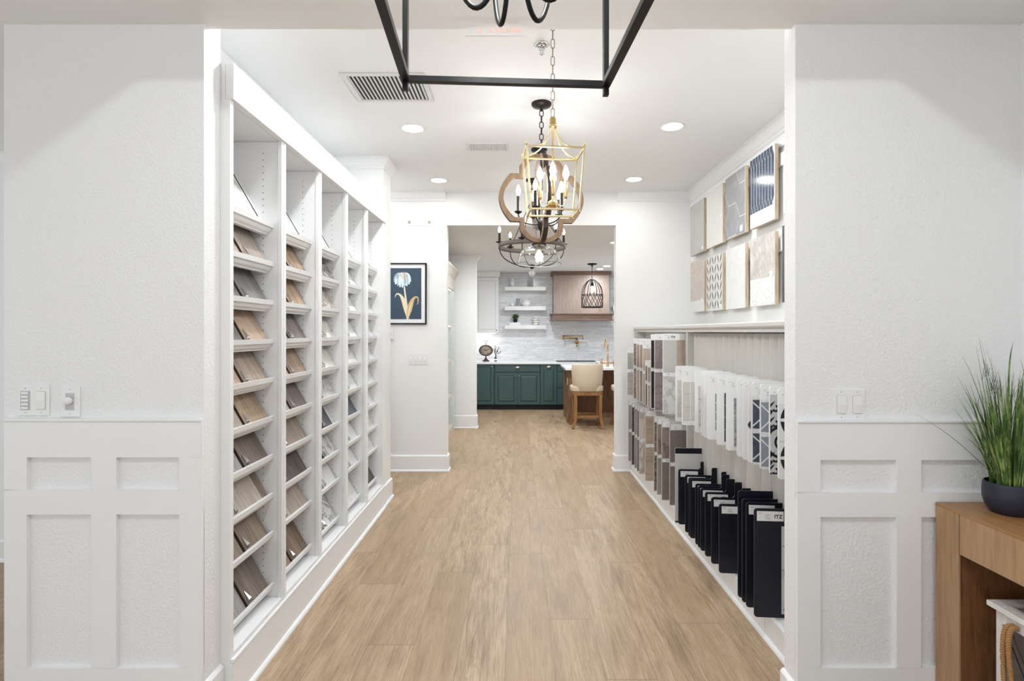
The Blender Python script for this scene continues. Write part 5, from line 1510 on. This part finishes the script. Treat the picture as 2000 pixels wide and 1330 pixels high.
o = MB().box(X(1198, SD), X(1250, SD), SD, 11.149, Z(606, SD), Z(598, SD)).build('floating_shelf', M['trim'], None, (X(1220, SD), 11, Z(606, SD)), bevel=.003)
tag(o, 'floating white shelf right of the range hood', 'shelf', 'floating kitchen shelves')
for i, px in enumerate((1201, 1209)):
    vase('stem_glass', ('clear glass at the left end' if i == 0 else 'second clear glass from the left end') + ' of the shelf right of the hood', 'glass', px, [(1e-5, 0), (.03, 0), (.03, .003), (.005, .006), (.005, .08), (.035, .10), (.04, .14), (.032, .18), (.03, .18), (.037, .14), (.032, .105), (1e-5, .09)], M['thinglass'], Z(598, SD))

# clock, diffuser, pot filler
yk = 10.82; kx_ = X(949, yk); zc_ = Z(684.5, yk); zt0 = .918
t = thing('mantel_clock', 'oval aged metal clock on a pedestal standing on the back counter', 'clock', (kx_, yk, zt0))
MB().lathe([(.118, .02), (.136, .02), (.140, .0), (.136, -.024), (.122, -.028), (.118, -.016)], (kx_, yk, zc_), 40, axis='y', closed=True, sy=.80).build('rim', M['clockrim'], t)
MB().lathe([(1e-5, -.014), (.12, -.014), (.12, .018), (1e-5, .018)], (kx_, yk, zc_), 40, axis='y', sy=.80).build('dial', M['clockface'], t)
hm = MB()
yd = yk - .0155
for a, L_, w_ in ((62, .085, .008), (-55, .055, .010)):
    a = math.radians(a); d_ = Vector((math.sin(a), 0, math.cos(a) * .8))
    hm.bar(Vector((kx_, yd, zc_)) - d_ * .012, Vector((kx_, yd, zc_)) + d_ * L_, w_, .002, up=(0, 1, 0))
hm.build('hands', M['iron'], t)
nm = MB()
for k in range(12):
    a = k * PI / 6
    nm.bar((kx_ + .092 * math.sin(a), yd + .0006, zc_ + .074 * math.cos(a)), (kx_ + .110 * math.sin(a), yd + .0006, zc_ + .088 * math.cos(a)), .007, .001, up=(0, 1, 0))
nm.build('hour_marks', M['iron'], t)
zq = zc_ - .112
MB().lathe([(1e-5, 0), (.070, 0), (.072, .012), (.052, .022), (.028, .045), (.016, .07), (.012, zq - zt0 + .006), (1e-5, zq - zt0 + .008)], (kx_, yk, zt0), 24).build('pedestal', M['clockrim'], t)
zr = zc_ + .113
MB().lathe([(.006, -.004), (.008, .03), (1e-5, .034)], (kx_, yk, zr), 10).tube([(kx_ + .036 * math.cos(a * PI / 10), yk, zr + .052 + .021 * math.sin(a * PI / 10)) for a in range(20)], .0045, 6, True).build('ring_handle', M['clockrim'], t)
dx_ = X(968, yk)
t = thing('reed_diffuser', 'small black bottle with white label and dark sprigs beside the clock', 'vase', (dx_, yk, zt0))
MB().lathe([(1e-5, 0), (.027, 0), (.027, .068), (.012, .078), (.011, .095), (1e-5, .095)], (dx_, yk, zt0), 20).build('bottle', M['black'], t)
MB().lathe([(.0274, .016), (.0274, .052)], (dx_, yk, zt0), 20).build('label_band', M['label'], t, recalc=False)
g = MB()
for px, py in ((966, 680), (968, 676), (974.5, 678), (978, 686), (972, 683), (964.5, 683)):
    tip = Vector((X(px, yk), yk, Z(py, yk)))
    r_ = Vector((dx_, yk, zt0 + .09))
    g.tube([r_, r_.lerp(tip, .5) + Vector((0, 0, .01)), tip], .003, 5)
    for u in (.55, .7, .85, 1.0): g.ball(r_.lerp(tip, u) + Vector((.006 * (1 if int(u * 20) % 2 else -1), 0, 0)), .009, 6, 4)
g.build('sprigs', M['dark'], t)
yp = 11.149
t = thing('pot_filler', 'antique brass folding pot filler tap on the wall under the hood', 'tap', (X(1127, 11.1), yp, Z(662, 11.1)))
a_ = lambda px, py, y: (X(px, y), y, Z(py, y))
MB().lathe([(.034, 0), (.034, -.012), (.018, -.018), (.016, -.06), (1e-5, -.06)], (X(1126.5, 11.1), yp, Z(668, 11.1)), 18, axis='y').build('wall_flange', M['copper'], t)
ar = MB().tube([a_(1126.5, 672, 11.06), a_(1126.5, 660, 11.06)], .018, 10).tube([a_(1126.5, 661, 11.06), a_(1100, 661, 10.98)], .012, 10).tube([a_(1100, 663, 10.98), a_(1100, 655, 10.98)], .018, 10)
ar.build('lower_arm', M['copper'], t)
MB().tube([a_(1100, 656, 10.98), a_(1138, 656, 10.94), a_(1138.5, 663, 10.94)], .012, 10).build('upper_arm', M['copper'], t)
MB().tube([a_(1126.5, 671, 11.04), a_(1126.5, 677, 11.04)], .010, 8).tube([a_(1122, 671, 11.03), a_(1131, 671, 11.03)], .007, 8).build('valve_handle', M['copper'], t)

# island
IX0, IX1, IY0, IY1 = .785, 3.05, 8.93, 9.88
t = thing('kitchen_island', 'brown wooden kitchen island with a corner post and overhang', 'island', ((IX0 + IX1) / 2, 9.4, 0))
MB().box(IX0 + .03, IX1, 9.60, IY1, 0.0, .874).build('cabinet_body', M['island'], t)
MB().box(IX0 + .045, IX0 + .14, IY0 + .09, IY0 + .19, .13, .874).build('corner_post', M['island'], t, bevel=.004)
MB().box(IX0 + .02, IX0 + .165, IY0 + .06, IY0 + .215, 0, .10).box(IX0 + .032, IX0 + .153, IY0 + .075, IY0 + .20, .10, .13).build('post_plinth', M['island'], t, bevel=.004)
MB().box(IX0 + .05, IX0 + .08, IY0 + .19, 9.60, .10, .874).box(IX0 + .04, IX0 + .10, IY0 + .21, 9.60, 0, .10).build('side_panel', M['island'], t, bevel=.002)
MB().box(IX0 + .165, IX1, 9.585, 9.60, 0, .09).build('base_board', M['island'], t, bevel=.002)
o_ = MB().box(IX0 + .043, IX0 + .05, IY0 + .30, IY0 + .38, .60, .72).build('outlet_plate', M['plastic'], t, bevel=.001)
it = MB().box(IX0 - .02, IX1 + .03, IY0 - .04, IY1 + .03, .875, .912).build('island_countertop', M['quartz'], None, (1.9, 9.4, .875), bevel=.003)
tag(it, 'white quartz top of the brown kitchen island', 'countertop')

def stool(x, y, label):
    t = thing('counter_stool', label, 'stool', (x, y, 0), 0, 'counter stools at the island')
    m = MB()   # curved upholstered back, open towards the island
    n_ = 14
    zs = [(.572, .205), (.70, .238), (.86, .250), (.975, .248), (1.0, .240)]
    fo, fi = [], []
    for z, r in zs:
        for i in range(n_ + 1):
            a = math.radians(200 + 140 * i / n_)
            fo.append((x + r * 1.06 * math.cos(a), y + .02 + r * .9 * math.sin(a), z)); fi.append((x + (r * 1.06 - .045) * math.cos(a), y + .02 + (r * .9 - .05) * math.sin(a), z))
    o2 = len(fo); fs = []
    for j in range(len(zs) - 1):
        for i in range(n_):
            p = j * (n_ + 1) + i
            fs.append((p, p + 1, p + n_ + 2, p + n_ + 1)); fs.append((o2 + p + n_ + 1, o2 + p + n_ + 2, o2 + p + 1, o2 + p))
    for i in range(n_):
        fs.append((i + 1, i, o2 + i, o2 + i + 1)); p = (len(zs) - 1) * (n_ + 1) + i
        fs.append((p, p + 1, o2 + p + 1, o2 + p))
    for j in range(len(zs) - 1):
        for i in (0, n_):
            p = j * (n_ + 1) + i; fs.append((p, p + n_ + 1, o2 + p + n_ + 1, o2 + p))
    m.add(fo + fi, fs, 0, True)
    m.build('backrest', M['cream'], t, bevel=.006)
    MB().prism(rrect(x - .255, x + .255, y - .135, y + .25, .12, n=6), 'z', .565, .655, 0, True).build('seat', M['cream'], t, bevel=.02, seg=3)
    MB().prism(rrect(x - .235, x + .235, y - .185, y + .235, .08, n=6), 'z', .515, .565).build('seat_frame', M['stoolwood'], t, bevel=.004)
    for sx in (-1, 1):
        for sy, yy in ((-1, y - .16), (1, y + .20)):
            pts = [Vector((x + sx * .195, yy, .52)), Vector((x + sx * .19, yy, .30)), Vector((x + sx * .195, yy + sy * .005, .14)), Vector((x + sx * .235, yy + sy * .035, 0.0))]
            m = MB()
            for a, b_, w0 in zip(pts[:-1], pts[1:], (.048, .044, .040)): m.bar(a, b_, w0, w0, up=(0, 1, 0))
            m.build('leg', M['stoolwood'], t, bevel=.004)
    for sy in (-.15, .20): MB().box(x - .19, x + .19, y + sy - .012, y + sy + .012, .165, .205).build('footrest', M['stoolwood'], t, bevel=.003)
    return t
stool(X(1148, 8.5), 8.62, 'cream upholstered counter stool with oak legs, fully visible at the island')
stool(X(1148, 8.5) + .66, 8.62, 'cream counter stool mostly hidden behind the right wall end')

# bridge faucet
yf2 = 9.35
fx = X(1187, yf2); zf = .9125
t = thing('bridge_faucet', 'polished brass bridge faucet with tall gooseneck spout on the island', 'faucet', (fx, yf2, zf))
MB().lathe([(1e-5, 0), (.026, 0), (.026, .01), (.016, .02), (.014, .10), (.020, .11), (.014, .12), (.012, .18), (.018, .185), (.011, .20), (.010, .27), (1e-5, .27)], (fx, yf2, zf), 18).build('stem', M['copper'], t)
MB().tube([(fx, yf2, zf + .26)] + bez((fx, yf2, zf + .30), (fx, yf2, zf + .50), (fx - .03, yf2 + .16, zf + .50), (fx - .03, yf2 + .17, zf + .30), 12), .011, 10).build('spout', M['copper'], t)
MB().tube([(fx - .11, yf2, zf + .06), (fx + .11, yf2, zf + .06)], .010, 10).build('bridge', M['copper'], t)
for s in (-1, 1):
    h_ = MB().lathe([(1e-5, 0), (.024, 0), (.018, .02), (.018, .09), (.010, .10), (.010, .125), (1e-5, .126)], (fx + s * .11, yf2, zf), 16).build('valve', M['copper'], t)
    MB().tube([(fx + s * .11 - .035, yf2, zf + .12), (fx + s * .11 + .035, yf2, zf + .12)], .006, 8).build('cross_handle', M['copper'], h_)
vase('soap_dispenser', 'small grey bottle standing on the island left of the faucet', 'bottle', 1164.5, [(1e-5, 0), (.02, 0), (.02, .06), (.012, .07), (.006, .075), (.006, .11), (1e-5, .11)], M['nickel'], .9125, 9.35)
